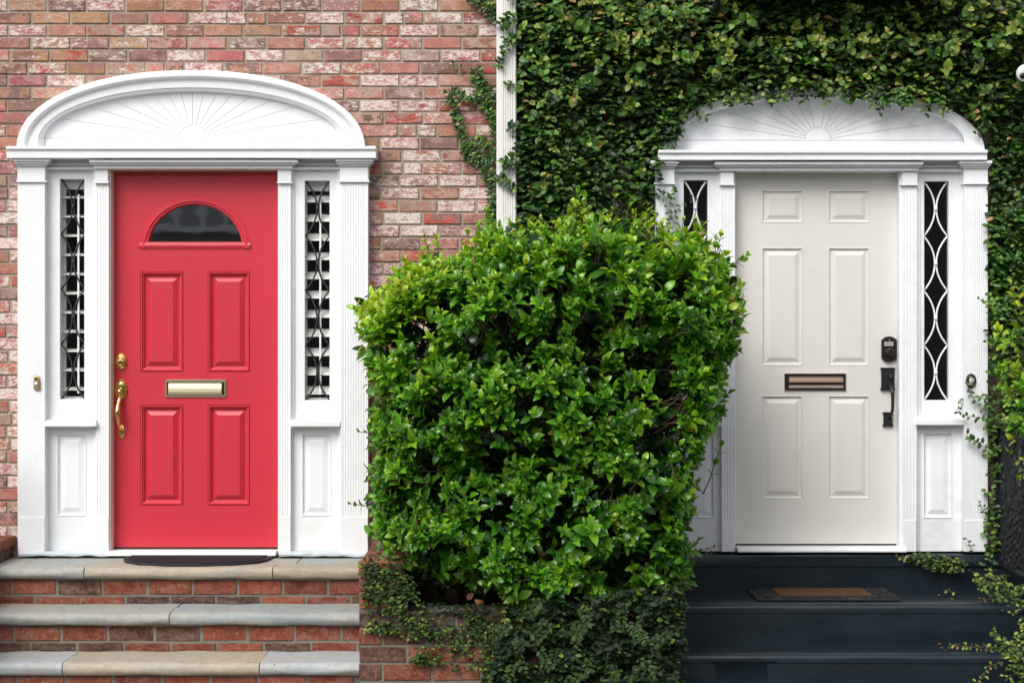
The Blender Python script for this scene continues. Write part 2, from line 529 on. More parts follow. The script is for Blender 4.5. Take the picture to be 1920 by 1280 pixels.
BL, BH = 0.2025, 0.0575                        # wall bricks and their module
PX_, PZ_ = 0.2149, 0.0687
wall_bricks = [brick_mesh('brick', BL, BH, 0.05, M['brick'], 100 + k) for k in range(10)]
half_bricks = [brick_mesh('brick_half', 0.094, BH, 0.05, M['brick'], 200 + k) for k in range(5)]
PAL = {'red': (0.46, 0.105, 0.08), 'pink': (0.50, 0.21, 0.18), 'rose': (0.42, 0.135, 0.135), 'brown': (0.20, 0.115, 0.085),
       'ochre': (0.41, 0.225, 0.12), 'plum': (0.25, 0.135, 0.13), 'tan': (0.40, 0.30, 0.23), 'brick': (0.40, 0.17, 0.12)}
def wall_color(r, x, z):
    ochre = max(0.0, min(1.0, (-1.3 - x) / 1.4)) * max(0.0, min(1.0, (z - 2.9) / 0.6))
    w = {'red': 2.1, 'pink': 2.4, 'rose': 2.2, 'brown': 0.4 + 1.6 * ochre, 'ochre': 0.5 + 1.5 * ochre, 'plum': 0.7, 'tan': 0.8, 'brick': 1.2}
    k = r.choices(list(w), list(w.values()))[0]
    j = r.uniform(0.78, 1.14)
    a = r.choice([0.0, 0.35, 0.6, 0.8, 0.95, 1.1]) * (0.6 if k in ('brown', 'plum') else 1)
    return (*[c * j * r.uniform(0.94, 1.06) for c in PAL[k]], a)

def arch_inside(px, py):
    """inside the left surround, well behind its edges"""
    if 48 < px < 676 and 285 < py < 1040: return True
    if py <= 285:
        dx, dz = (px - 357) / 300.0, (285 - py) / 128.0
        return dx * dx + dz * dz < 1
    return False

rb = random.Random(11)
z_first = Z(10.5)                               # centre of the course at the top of the picture
for c in range(-3, 46):
    z = z_first - c * PZ_
    py = 640 + (CZ - z) * FPX / CD
    off = X(15 + 36.7 + (40 if c % 2 else 0)) + rb.uniform(-0.012, 0.012)
    x = off - 2 * PX_
    while x - BL / 2 < XS:
        px = 960 + x * FPX / CD
        lo, hi = px - 37, px + 37
        seen = hi > -12 and (lo < 950) and -45 < py < 1075
        if seen and not (arch_inside(lo, py) and arch_inside(hi, py)) and not (lo < 60 and hi > 670):
            jx = rb.uniform(-0.002, 0.002)
            x0_, x1_ = x - BL / 2, x + BL / 2
            if py > 285:                        # cut short behind the surround
                if lo < 634 < hi: x0_ = X(634)
                if lo < 98 < hi: x1_ = X(98)
            def one(meshes, p, q, full):
                put('brick', rb.choice(meshes), ((p + q) / 2 + jx, rb.uniform(-0.0015, 0.003), z + rb.uniform(-0.0012, 0.0012)), wall_l,
                    color=wall_color(rb, x, z), scale=((q - p) / full * rb.uniform(0.985, 1.01), 1, rb.uniform(0.97, 1.02)))
            if x1_ - x0_ < 0.02: pass
            elif x1_ - x0_ < 0.15: one(half_bricks, x0_, x1_, 0.094)
            elif rb.random() < 0.10:
                xm = (x0_ + x1_) / 2
                one(half_bricks, x0_, xm - 0.006, 0.094); one(half_bricks, xm + 0.006, x1_, 0.094)
            else:
                one(wall_bricks, x0_, x1_, BL)
        x += PX_
# the same bricks behind the ivy: only slivers of them show
mb = MB()
for c in range(-3, 44):
    z = z_first - c * PZ_
    x = XS + 0.07 + (PX_ / 2 if c % 2 else 0)
    while x < 3.0:
        if not (OPEN_R[0] - 0.05 < x < OPEN_R[1] + 0.05 and z < OPEN_R[3] + 0.3):
            mb.box(x - BL / 2, x + BL / 2, 0.0, 0.05, z - BH / 2, z + BH / 2)
        x += PX_
o = mb.build('brickwork', M['brick'], wall_r, weld=False)
o.color = (0.20, 0.085, 0.085, 0.5); o['kind'] = 'stuff'

# dim halls behind the glass
for nm, op in (('hall', OPEN_L), ('hall', OPEN_R)):
    x0, x1, z0, z1 = op
    m_ = MB()
    y0, y1 = WT, 2.6
    m_.add([(x0 - .4, y0, z0 - .1), (x1 + .4, y0, z0 - .1), (x1 + .4, y1, z0 - .1), (x0 - .4, y1, z0 - .1), (x0 - .4, y0, z1 + .3), (x1 + .4, y0, z1 + .3), (x1 + .4, y1, z1 + .3), (x0 - .4, y1, z1 + .3)],
           [(0, 1, 2, 3), (7, 6, 5, 4), (1, 5, 6, 2), (2, 6, 7, 3), (3, 7, 4, 0)])
    setp(m_.build(nm, M['interior']), kind='structure')

# ------------------------------------------------------------------ door surrounds
def flute_board(mb, x0, x1, z0, z1, yf, yb, n, margin=0.012, depth=0.0022):
    """upright board, its face cut by n narrow reeds"""
    prof = [(x0, yb), (x0, yf)]
    w = (x1 - x0 - 2 * margin) / n
    for k in range(n):
        a = x0 + margin + k * w
        prof += [(a + w * 0.10, yf), (a + w * 0.28, yf + depth), (a + w * 0.5, yf + depth * 1.15), (a + w * 0.72, yf + depth), (a + w * 0.90, yf)]
    prof += [(x1, yf), (x1, yb)]
    m = len(prof)
    vs = [(p[0], p[1], z0) for p in prof] + [(p[0], p[1], z1) for p in prof]
    fs = [(j, (j + 1) % m, m + (j + 1) % m, m + j) for j in range(m)]
    fs += [tuple(range(m)), tuple(range(2 * m - 1, m - 1, -1))]
    mb.add(vs, fs)

def steps_moulding(mb, px0, px1, levels, yb):
    """a stack of mouldings: (top, bottom, grow, depth)"""
    for (a, b, g, yf) in levels:
        mb.pbox(px0 - g, px1 + g, a, b, yf, yb)

def grille(x0, x1, z0, z1, y, n, r):
    mb = MB()
    cx = (x0 + x1) / 2
    h = (z1 - z0) / n
    for k in range(n):
        zc = z0 + (k + 0.5) * h
        for s in (-1, 1):
            pts = []
            for i in range(17):
                u = -1 + 2 * i / 16
                w = (x1 - x0) / 2
                f = 1 - (1 - abs(u)) ** 1.0
                xx = r * 0.8 + (w - r * 1.2) * (abs(u) ** 2.1)
                pts.append((cx + s * xx, y, zc + u * h / 2))
            mb.tube(pts, r, 6)
        mb.tube([(cx, y - 0.003, zc - 0.013), (cx, y - 0.003, zc - 0.006), (cx, y - 0.003, zc), (cx, y - 0.003, zc + 0.006), (cx, y - 0.003, zc + 0.013)], [r * 1.1, r * 1.9, r * 2.2, r * 1.9, r * 1.1], 10)
    return mb

def surround(P):
    W = M[P['mat']]
    base = thing('door_surround', (X(P['cx']), 0, Z(P['bot'])), P['label'], 'door surround', 'door surrounds')
    ol, orr = P['outer']                         # outer pilasters
    il, ir = P['inner']                          # inner pilasters
    sl_, sr_ = P['side']                         # sidelight frames
    top, sill, plin, bot = P['captop'], P['sill'], P['plinth'], P['bot']
    for (a, b), fl in ((ol, P['fl'][0]), (orr, P['fl'][1])):
        yf = -0.088
        m_ = MB(); flute_board(m_, X(a, yf), X(b, yf), Z(plin, yf), Z(top + 45, yf), yf, 0.02, fl, 0.012, 0.0005 if a < 300 else 0.0013)
        pil = m_.build('outer_pilaster', W, base)
        m_ = MB(); m_.pbox(a, b, plin + 0.3, bot, yf - 0.004, 0.02); m_.build('plinth', W, pil, bevel=0.0025)
        m_ = MB()
        steps_moulding(m_, a, b, [(top, top + 6, 9, -0.130), (top + 6, top + 10.5, 6, -0.118), (top + 10.5, top + 15, 2.5, -0.104), (top + 15, top + 40.5, 0.6, -0.092), (top + 40.5, top + 45, 2.5, -0.102)], 0.02)
        m_.build('capital', W, pil, bevel=0.0025, segs=2)
    for i, (a, b) in enumerate((il, ir)):
        yf = -0.066
        m_ = MB(); flute_board(m_, X(a, yf), X(b, yf), Z(plin, yf), Z(top + 46, yf), yf, 0.09, 4, 0.006, 0.0010)
        pil = m_.build('inner_pilaster', W, base)
        m_ = MB(); m_.pbox(a, b, plin + 0.3, bot, yf - 0.004, 0.09); m_.build('plinth', W, pil, bevel=0.0025)
        m_ = MB(); m_.pbox(a - 1.5, b - 1.5 if i == 0 else b + 1.5, top + 19, top + 43, yf - 0.012, 0.05); m_.pbox(a - 3, b + (0 if i == 0 else 3), top + 43, top + 47, yf - 0.018, 0.05)
        m_.build('capital', W, pil, bevel=0.0025, segs=2)
    # lintel moulding over the door
    m_ = MB()
    steps_moulding(m_, il[0], ir[1], [(top + 2, top + 8, 13, -0.128), (top + 8, top + 12.5, 9, -0.112), (top + 12.5, top + 19.5, 4, -0.096)], 0.05)
    m_.build('lintel', W, base, bevel=0.0025, segs=2)
    # frieze behind the capitals
    for (a, b) in (sl_, sr_):
        m_ = MB()
        m_.pbox(a - 1, b + 1, top - 6, top + 16, -0.048, 0.04)
        m_.pbox(a - 1, b + 1, top + 9, top + 13, -0.062, 0.04)
        m_.pbox(a - 1, b + 1, top + 16, top + 21, -0.070, 0.04)
        m_.build('frieze', W, base, bevel=0.002)
    # cornice under the arch
    c0, c1 = P['cornice']
    ct, cb = P['corn_y']
    m_ = MB()
    yF, yC = -0.146, -0.158
    prof = [(0.02, Z(cb, yF)), (yF, Z(cb, yF)), (yF, Z(ct + 8.5, yF)), (yC + 0.004, Z(ct + 7, yC)), (yC, Z(ct + 5, yC)), (yC, Z(ct, yC)), (0.02, Z(ct, yC) + 0.004)]
    m_.extrude_x(prof, X(c0, yF), X(c1, yF))
    m_.build('cornice', W, base, bevel=0.0015)
    # arch moulding: swept between an inner and an outer half ellipse
    A = P['arch']
    cxp, oy, ow, oh, iw, ih, iy = A['cx'], A['oy'], A['ow'], A['oh'], A['iw'], A['ih'], A['iy']
    def ell(t, w, h, y0p, n, yy, cshift):
        c, s = math.cos(t), math.sin(t)
        px = cxp + cshift + w * math.copysign(abs(c) ** (2 / n), c)
        py = y0p - h * abs(s) ** (2 / n)
        return Vector((X(px, yy), yy, Z(py, yy)))
    prof = A['prof']
    m_ = MB(); N = 72
    vs, fs = [], []
    for i in range(N + 1):
        t = math.pi * i / N
        for (u, d) in prof:
            a = ell(t, ow, oh, oy, A['no'], d, 0); b = ell(t, iw, ih, iy, A['ni'], d, A.get('ishift', 0))
            vs.append(b.lerp(a, u))
    m = len(prof)
    def leg(row):
        return [Vector((q.x, q.y, Z(ct + 6, q.y))) for q in row]
    vs = leg(vs[:m]) + vs + leg(vs[-m:])
    for i in range(N + 2):
        for j in range(m - 1):
            fs.append((i * m + j, i * m + j + 1, (i + 1) * m + j + 1, (i + 1) * m + j))
    m_.add(vs, fs)
    m_.build('arch_moulding', W, base, smooth=28)
    # tympanum with its sunburst: every ray a board of its own
    ty = A['ty']
    yb = ty + 0.005
    hx, hz = X(A['hub'][0], ty), Z(A['hub'][1], ty)
    rh = A['hub'][2] / FPX * (CD + ty)
    vs = [(hx, yb, hz - 0.09)]
    pts = [ell(math.pi * i / 48, iw + 14, ih + 12, iy + 12, 2.0, yb, A.get('ishift', 0)) for i in range(49)]
    m_ = MB(); m_.add([(p.x, yb, p.z) for p in pts] + [(pts[-1].x, yb, hz - 0.1), (pts[0].x, yb, hz - 0.1)], [tuple(range(51))])
    tym = m_.build('tympanum', W, base)
    m_ = MB()
    m_.pbox(A['cx'] - iw - 14, A['cx'] + iw + 14, A['hub'][1] + 0.8, ct + 2, ty - 0.001, yb + 0.01)
    m_.build('base_board', W, tym, bevel=0.0012)
    angs = [0, 8.3, 17, 25.5, 35.5, 47.5, 61, 76, 90, 104, 119, 132.5, 144.5, 154.5, 163, 171.7, 180]
    if A.get('nocentre'): angs.remove(90)
    gap = 0.0012
    def hit(a):
        # distance along the ray to just behind the inner moulding
        ca, sa = math.cos(a), math.sin(a)
        wx = (iw + 8) / FPX * (CD + ty); wz = (ih + 8 + (iy - A['hub'][1])) / FPX * (CD + ty)
        return 1.0 / math.sqrt((ca / wx) ** 2 + (sa / wz) ** 2)
    for k in range(len(angs) - 1):
        a0, a1 = R(angs[k]), R(angs[k + 1])
        def ray_pts(rad0, rads):
            lst = []
            for q in range(5):
                a = a0 + (a1 - a0) * q / 4
                rr = rads(a)
                g = gap / max(rr, 0.02)
                a_ = min(max(a, a0 + g), a1 - g)
                lst.append((hx + rr * math.cos(a_), hz + rr * math.sin(a_)))
            return lst
        inner = ray_pts(0, lambda a: rh + gap)
        outer = ray_pts(0, hit)
        loop = outer + inner[::-1]
        n = len(loop)
        m_ = MB()
        m_.add([(p[0], ty, p[1]) for p in loop] + [(p[0], yb + 0.002, p[1]) for p in loop],
               [tuple(range(n))] + [(j, (j + 1) % n, n + (j + 1) % n, n + j) for j in range(n)])
        m_.build('ray', W, tym, weld=True)
    m_ = MB()
    hub = [(hx + (rh - gap) * math.cos(math.pi * q / 16), hz + (rh - gap) * math.sin(math.pi * q / 16)) for q in range(17)]
    n = len(hub)
    m_.add([(p[0], ty - 0.001, p[1]) for p in hub] + [(p[0], yb + 0.002, p[1]) for p in hub], [tuple(range(n))] + [(j, (j + 1) % n, n + (j + 1) % n, n + j) for j in range(n)])
    m_.build('hub', W, tym)
    # sidelights
    for i, ((a, b), (wa, wb, wt_, wb2)) in enumerate(zip((sl_, sr_), P['panes'])):
        yf = -0.036
        hole = (X(wa, yf), X(wb, yf), Z(wb2, yf), Z(wt_, yf))
        m_ = MB(); m_.slab(X(a - 1, yf), X(b + 1, yf), Z(sill + 4, yf), Z(top + 15, yf), yf, 0.020, [hole])
        fr = m_.build('sidelight', W, base, bevel=0.0015)
        # stepped strip on the side towards the outer pilaster and bead round the opening
        m_ = MB()
        for k, (q, yy) in enumerate(((7, -0.046), (3.2, -0.056))):
            m_.pbox(a - 1, a + q, top + 21, sill, yy, yf); m_.pbox(b - q, b + 1, top + 21, sill, yy, yf)
        m_.build('moulding', W, fr, bevel=0.001)
        gx0, gx1, gz0, gz1 = hole
        yg_ = -0.004
        m_ = MB(); m_.add([(gx0 - .004, yg_, gz0 - .004), (gx1 + .004, yg_, gz0 - .004), (gx1 + .004, yg_, gz1 + .004), (gx0 - .004, yg_, gz1 + .004)], [(0, 1, 2, 3)])
        m_.build('pane', M['glass'] if P['shutters'] else M['dark_glass'], fr)
        grille(gx0, gx1, gz0, gz1, yg_ - 0.010, 4, P['came'][1]).build('grille', M[P['came'][0]], fr, smooth=True)
        if P['shutters']:
            sx0, sx1 = gx0 - 0.01, gx1 + 0.01
            ys = 0.040
            m_ = MB()
            m_.box(sx0, gx0 + (0.014 if i == 0 else 0.004), ys - .012, ys + .012, gz0 - .02, gz1 + .02); m_.box(gx1 - 0.002, sx1 + .012, ys - .012, ys + .012, gz0 - .02, gz1 + .02)
            m_.box(sx0, sx1, ys - .0125, ys + .0125, gz1 - 0.05, gz1 + .02); m_.box(sx0, sx1, ys - .0125, ys + .0125, gz0 - .02, gz0 + .012)
            m_.build('shutter_frame', M['shutter'], fr, bevel=0.0015)
            tilt = R(12) if i == 0 else R(34)
            zz = gz1 - 0.092
            while zz > gz0 + 0.03:
                L = 0.040
                m_ = MB()
                c_, s_ = math.cos(tilt), math.sin(tilt)
                pr = []
                for q in range(12):
                    an = 2 * math.pi * q / 12
                    u, v = L * math.cos(an), 0.0055 * math.sin(an)
                    pr.append((ys + u * c_ - v * s_, zz - u * s_ * -1 + v * c_))
                m_.extrude_x(pr, sx0 + 0.002, sx1 + 0.008)
                m_.build('slat', M['shutter'], fr, smooth=40)
                zz -= 36.0 / 342
            tx = gx0 + (gx1 - gx0) * (0.70 if i == 0 else 0.60)
            m_ = MB(); m_.box(tx - .005, tx + .005, ys - .048, ys - .036, gz0 + .03, gz1 - .08); m_.build('tilt_bar', M['shutter'], fr, bevel=0.001)
        # sill and the panel under it
        m_ = MB(); m_.pbox(a - 0.5, b + 0.5, sill + 3, sill + 13, -0.095, 0.05); m_.pbox(a - 0.5, b + 0.5, sill, sill + 3, -0.082, 0.05); m_.pbox(a, b, sill + 13, sill + 17, -0.06, 0.05)
        m_.build('sill', W, fr, bevel=0.003, segs=2)
        yp = -0.026
        x0, x1, z1, z0 = X(a - 1, yp), X(b + 1, yp), Z(sill + 12, yp), Z(bot - 1, yp)
        pa, pb, pt, pb2 = P['low'][i]
        r0 = (X(pa, yp), X(pb, yp), Z(pb2, yp), Z(pt, yp))
        m_ = MB()
        e = 0.0
        m_.slab(x0, x1, z0, z1, yp, 0.06, [r0])
        def ins(d, y): return (r0[0] + d, r0[1] - d, r0[2] + d, r0[3] - d, y)
        m_.rings([ins(0, yp), ins(0.006, yp - 0.004), ins(0.014, yp + 0.012), ins(0.020, yp + 0.013), ins(0.048, yp + 0.003)])
        m_.build('lower_panel', W, fr)
        m_ = MB(); m_.pbox(a - 1, a + 5, sill + 17, bot - 1, yp - 0.012, yp + 0.02); m_.pbox(b - 5, b + 1, sill + 17, bot - 1, yp - 0.012, yp + 0.02)
        m_.build('lower_moulding', W, fr, bevel=0.001)
    # thick old paint and caulk along the foot
    if P['shutters']:
        for (a, b) in ((ol[0] + 1, il[1] - 1), (ir[0] + 1, orr[1] - 1)):
            m_ = MB(); zz = Z(bot, -.1)
            m_.extrude_x([(0.0, zz - .004), (-0.100, zz - .004), (-0.103, zz + .006), (-0.098, zz + .016), (-0.09, zz + .022), (0.0, zz + .022)], X(a, -.1), X(b, -.1), 40, 0.008, 14.0, a * .1)
            m_.build('foot_caulk', M['caulk'], base, smooth=50)
    # door jamb
    m_ = MB()
    for s, (q0, q1) in ((0, (il[1] - 0.5, il[1] + P['jw'][0])), (1, (ir[0] - P['jw'][1], ir[0] + 0.5))):
        yf = -0.050
        m_.pbox(q0, q1, top + 19, bot - 6, yf, 0.10)
    m_.box(X(il[1] - 4), X(ir[0] + 4), -0.048, 0.10, Z(P['head'], -0.048), Z(top + 17, -0.048))
    m_.build('jamb', M[P['jamb']], base, bevel=0.0012)
    m_ = MB(); m_.extrude_x([(0.07, Z(bot)), (-0.105, Z(bot + 1, -.105)), (-0.105, Z(bot - 3, -.105)), (-0.085, Z(bot - 8, -.085)), (0.07, Z(bot - 11))], X(il[1] + 0.5), X(ir[0] - 0.5))
    m_.build('threshold', M[P.get('thr', 'white')], base, bevel=0.002)
    return base

ARCH_PROF = [(1.0, 0.012), (1.0, -0.100), (0.98, -0.107), (0.92, -0.110), (0.74, -0.109), (0.70, -0.106), (0.66, -0.098), (0.62, -0.090), (0.60, -0.088), (0.59, -0.084), (0.22, -0.083), (0.215, -0.077), (0.17, -0.076), (0.12, -0.068), (0.06, -0.056), (0.05, -0.052), (0.0, -0.050), (0.0, -0.030)]
surround(dict(mat='white', cx=361, bot=1041, label='white arched wooden door surround with sunburst and shuttered sidelights around red door',
    outer=((33, 84), (638, 690)), inner=((180, 204), (522, 545)), side=((84, 180), (545, 638)), fl=(9, 9),
    captop=297, sill=787, plinth=968, cornice=(12, 705), corn_y=(274, 296.5),
    arch=dict(cx=358, oy=279, ow=327, oh=147, no=2.15, iw=278, ih=90, iy=263, ni=2.0, ishift=2, prof=ARCH_PROF, ty=-0.034, hub=(361, 259, 24)),
    panes=((112.5, 158, 336, 748), (571.5, 618, 339, 750)), shutters=True, came=('lead', 0.0048),
    low=((106, 163, 812, 968), (565, 622, 812, 968)), jw=(4, 1.0), head=318.5, jamb='cream'))
ARCH_PROF_R = [(1.0, 0.012), (1.0, -0.095), (0.97, -0.100), (0.6, -0.098), (0.13, -0.094), (0.11, -0.100), (0.03, -0.098), (0.0, -0.088), (0.0, -0.030)]
surround(dict(mat='white_old', cx=1534, bot=1034, label='weathered white arched door surround overgrown by ivy around ivory door',
    outer=((1229, 1264), (1808, 1852)), inner=((1353, 1378), (1693, 1719)), side=((1264, 1353), (1719, 1808)), fl=(6, 9),
    captop=301, sill=784, plinth=974, cornice=(1234, 1851), corn_y=(281, 300),
    arch=dict(cx=1541, oy=286, ow=306, oh=122, no=2.15, iw=272, ih=84, iy=268, ni=2.05, ishift=-5, prof=ARCH_PROF_R, ty=-0.050, hub=(1533, 263, 24), nocentre=True),
    panes=((1282, 1327, 338, 748), (1733, 1779, 340, 750)), shutters=False, came=('white_old', 0.0052),
    low=((1286, 1340, 810, 972), (1730, 1786, 810, 972)), jw=(0.8, 7), head=319, jamb='white_old', thr='white_old'))

# ------------------------------------------------------------------ doors
def panel_part(door, px0, px1, py0, py1, yd, m, deep):
    x0, x1, z0, z1 = X(px0, yd), X(px1, yd), Z(py1, yd), Z(py0, yd)
    def ins(d, y): return (x0 + d, x1 - d, z0 + d, z1 - d, yd + y)
    prof = [(0, 0.0), (0.001, 0.004), (0.004, 0.004), (0.006, -0.004), (0.0105, -0.004), (0.0150, 0.004), (0.0185, 0.005), (0.0225, 0.017), (0.030, 0.0185), (0.031, 0.0175), (0.057, 0.0015), (0.0575, 0.001)]
    if not deep:
        prof = [(0, 0.0), (0.002, -0.0018), (0.0055, -0.0018), (0.011, 0.008), (0.019, 0.009), (0.021, 0.0085), (0.043, 0.0005), (0.044, 0.0)]
    m_ = MB(); m_.rings([ins(d, y) for d, y in prof])
    return m_.build('panel', m, door), (x0, x1, z0, z1)

YD = 0.022
# --- red door
red = thing('front_door', (X(365), YD, Z(1028)), 'red panelled front door with half-round window and brass fittings', 'door', 'front doors')
rects = []
for (a, b) in ((263, 344), (389.5, 469)):
    for (c, d) in ((508.5, 697), (758.5, 947)):
        p, r_ = panel_part(red, a, b, c, d, YD, M['red'], True)
        rects.append(r_)
fx0, fx1, fz0, fz1 = X(258, YD), X(472, YD), Z(470, YD), Z(362, YD)
rects.append((fx0, fx1, fz0, fz1))
MB().slab(X(207, YD), X(523, YD), Z(1027, YD), Z(318, YD), YD, YD + 0.044, rects).build('slab', M['red'], red)
# half-round light: face plate, moulding, pane
cx, zb = X(366, YD), Z(465.5, YD)
hw, hh = 104 / 342.0, 97 / 342.0
prof = [(1.0, 0.0), (0.99, -0.004), (0.970, -0.004), (0.950, -0.009), (0.915, -0.0095), (0.895, -0.004), (0.865, -0.003), (0.845, 0.004), (0.845, 0.020)]
N = 48
vs, fs = [], []
def on_rect(t):
    c, s = math.cos(t), math.sin(t)
    k = 1e9
    if c > 1e-6: k = min(k, (fx1 - cx) / c)
    if c < -1e-6: k = min(k, (fx0 - cx) / c)
    if s > 1e-6: k = min(k, (fz1 - zb) / s)
    return (cx + k * c, zb + k * s)
ts = sorted([math.pi * i / N for i in range(N + 1)] + [math.atan2(fz1 - zb, fx1 - cx), math.atan2(fz1 - zb, fx0 - cx)])
for t in ts:
    q = on_rect(t)
    vs.append((q[0], YD, q[1]))
    for (f, d) in prof:
        vs.append((cx + hw * f * math.cos(t), YD + d, zb + hh * f * math.sin(t)))
m = len(prof) + 1
for i in range(len(ts) - 1):
    for j in range(m - 1):
        fs.append((i * m + j, i * m + j + 1, (i + 1) * m + j + 1, (i + 1) * m + j))
m_ = MB(); m_.add(vs, fs)
m_.add([(fx0, YD, fz0), (fx1, YD, fz0), (fx1, YD, zb), (fx0, YD, zb)], [(0, 1, 2, 3)])
winf = m_.build('window_frame', M['red'], red, smooth=14)
h13 = 12 / 342.0
m_ = MB(); m_.extrude_x([(YD + 0.012, zb + h13), (YD - 0.006, zb + h13), (YD - 0.0075, zb + h13 * 0.70), (YD - 0.0095, zb + h13 * 0.55), (YD - 0.0095, zb + h13 * 0.22), (YD - 0.005, zb + h13 * 0.1), (YD - 0.004, zb - 0.004), (YD + 0.012, zb - 0.004)], cx - hw * 1.002, cx + hw * 1.002)
m_.build('window_rail', M['red'], winf)
m_ = MB(); m_.add([(cx + hw * 0.86 * math.cos(math.pi * i / 40), YD + 0.016, zb + 0.01 + (hh * 0.86 - 0.01) * math.sin(math.pi * i / 40)) for i in range(41)], [tuple(range(41))])
m_.build('pane', M['fan_glass'], winf)
m_ = MB(); m_.pbox(309, 424, 711, 744.5, YD - 0.010, YD + 0.004)
slot = m_.build('letter_slot', M['brass_pale'], red, bevel=0.004, segs=2)
m_ = MB(); m_.pbox(313, 420, 716.5, 740, YD - 0.0115, YD - 0.008); m_.build('recess', M['bronze'], slot)
m_ = MB(); x0, x1 = X(316.5, YD), X(416.5, YD)
m_.extrude_x([(YD - 0.010, Z(739, YD)), (YD - 0.016, Z(739, YD)), (YD - 0.021, Z(735, YD)), (YD - 0.019, Z(728, YD)), (YD - 0.016, Z(722, YD)), (YD - 0.014, Z(718, YD)), (YD - 0.010, Z(718, YD))], x0, x1)
m_.build('flap', M['brass_pale'], slot, bevel=0.0012)
cxk = X(227.5, YD)
m_ = MB(); m_.dome(cxk, Z(677.5, YD), YD, 0.034, 0.046, [(1, 0), (1, .004), (.93, .008), (.84, .0085), (.78, .006), (.72, .011), (.55, .013)], 32)
db = m_.build('deadbolt', M['brass'], red, smooth=40)
m_ = MB(); m_.dome(cxk, Z(679.5, YD), YD - 0.011, 0.0215, 0.0215, [(1, 0), (1, .013), (.85, .017), (.6, .018), (.55, .015), (.5, .015)], 28); m_.build('cylinder', M['brass'], db, smooth=40)
m_ = MB(); m_.box(cxk - .0018, cxk + .0018, YD - .0275, YD - .02, Z(679.5, YD) - .009, Z(679.5, YD) + .007); m_.build('keyhole', M['black_metal'], db)
m_ = MB(); m_.dome(cxk, Z(729.5, YD), YD, 0.036, 0.056, [(1, 0), (1, .004), (.93, .009), (.84, .0095), (.78, .006), (.70, .011), (.5, .013)], 32)
hd = m_.build('handle_plate', M['brass'], red, smooth=40)
m_ = MB(); m_.dome(cxk + 0.003, Z(808.5, YD), YD, 0.022, 0.040, [(1, 0), (1, .004), (.9, .009), (.6, .014), (.3, .016)], 28)
m_.build('handle_foot', M['brass'], hd, smooth=40)
pts, rs = [], []
for i in range(25):
    u = i / 24
    zz = Z(744, YD) + (Z(806, YD) - Z(744, YD)) * u
    yy = YD - 0.012 - 0.052 * math.sin(math.pi * min(1, u * 1.02)) ** 0.7
    pts.append((cxk - 0.003 + 0.004 * u - 0.006 * math.sin(u * math.pi), yy, zz))
    rs.append(0.0095 + 0.0055 * math.exp(-((u - 0.42) / 0.2) ** 2) + (0.006 * math.exp(-((u - 0.06) / 0.05) ** 2)))
m_ = MB(); m_.tube(pts, rs, 12); m_.build('grip', M['brass'], hd, smooth=True)
m_ = MB(); m_.tube([(cxk, YD - 0.008, Z(729, YD)), (cxk, YD - 0.03, Z(730, YD)), (cxk, YD - 0.042, Z(733, YD)), (cxk, YD - 0.047, Z(737, YD))], [0.010, 0.009, 0.014, 0.008], 12); m_.build('thumb_latch', M['brass'], hd, smooth=True)
m_ = MB(); m_.pbox(209, 521, 1025.5, 1031, YD - 0.006, YD + 0.03); m_.build('door_sweep', M['bronze'], red, bevel=0.001)

# --- ivory door
YW = 0.022
ivo = thing('front_door', (X(1531), YW, Z(1021)), 'ivory six-panel front door with bronze keypad lock and letter slot', 'door', 'front doors')
rects = []
for (a, b) in ((1428, 1505.5), (1552.5, 1630.5)):
    for (c, d) in ((356.5, 418), (464, 685.5), (741, 935)):
        p, r_ = panel_part(ivo, a, b, c, d, YW, M['ivory'], False)
        rects.append(r_)
MB().slab(X(1377, YW), X(1683, YW), Z(1020, YW), Z(317, YW), YW, YW + 0.044, rects).build('slab', M['ivory'], ivo)
m_ = MB(); m_.pbox(1471, 1586, 700, 732, YW - 0.008, YW + 0.004)
slot = m_.build('letter_slot', M['bronze'], ivo, bevel=0.003)
m_ = MB()
for (a, b, c, d) in ((1470.5, 1586.5, 699.5, 701.5), (1470.5, 1586.5, 730.5, 732.3), (1470.5, 1472.3, 701.5, 730.5), (1584.7, 1586.5, 701.5, 730.5)):
    m_.pbox(a, b, c, d, YW - 0.0065, YW + 0.001)
m_.build('worn_edge', M['copper'], slot)
m_ = MB(); m_.pbox(1476, 1582, 704, 728, YW - 0.0092, YW - 0.007); m_.build('recess', M['black_metal'], slot)
x0, x1 = X(1478.5, YW), X(1580, YW)
def ridge(py0, py1, d, nm, mm):
    za, zb_ = Z(py0, YW), Z(py1, YW)
    m_ = MB(); m_.extrude_x([(YW - 0.008, za), (YW - d * 0.7, za), (YW - d, za * .75 + zb_ * .25), (YW - d, za * .3 + zb_ * .7), (YW - d * .7, zb_), (YW - 0.008, zb_)], x0, x1); m_.build(nm, mm, slot, bevel=0.0006)
ridge(706.5, 709, 0.014, 'ridge', M['copper']); ridge(709.5, 716, 0.022, 'ridge', M['copper']); ridge(716, 721, 0.016, 'flap', M['bronze']); ridge(721.2, 727, 0.022, 'ridge', M['copper'])
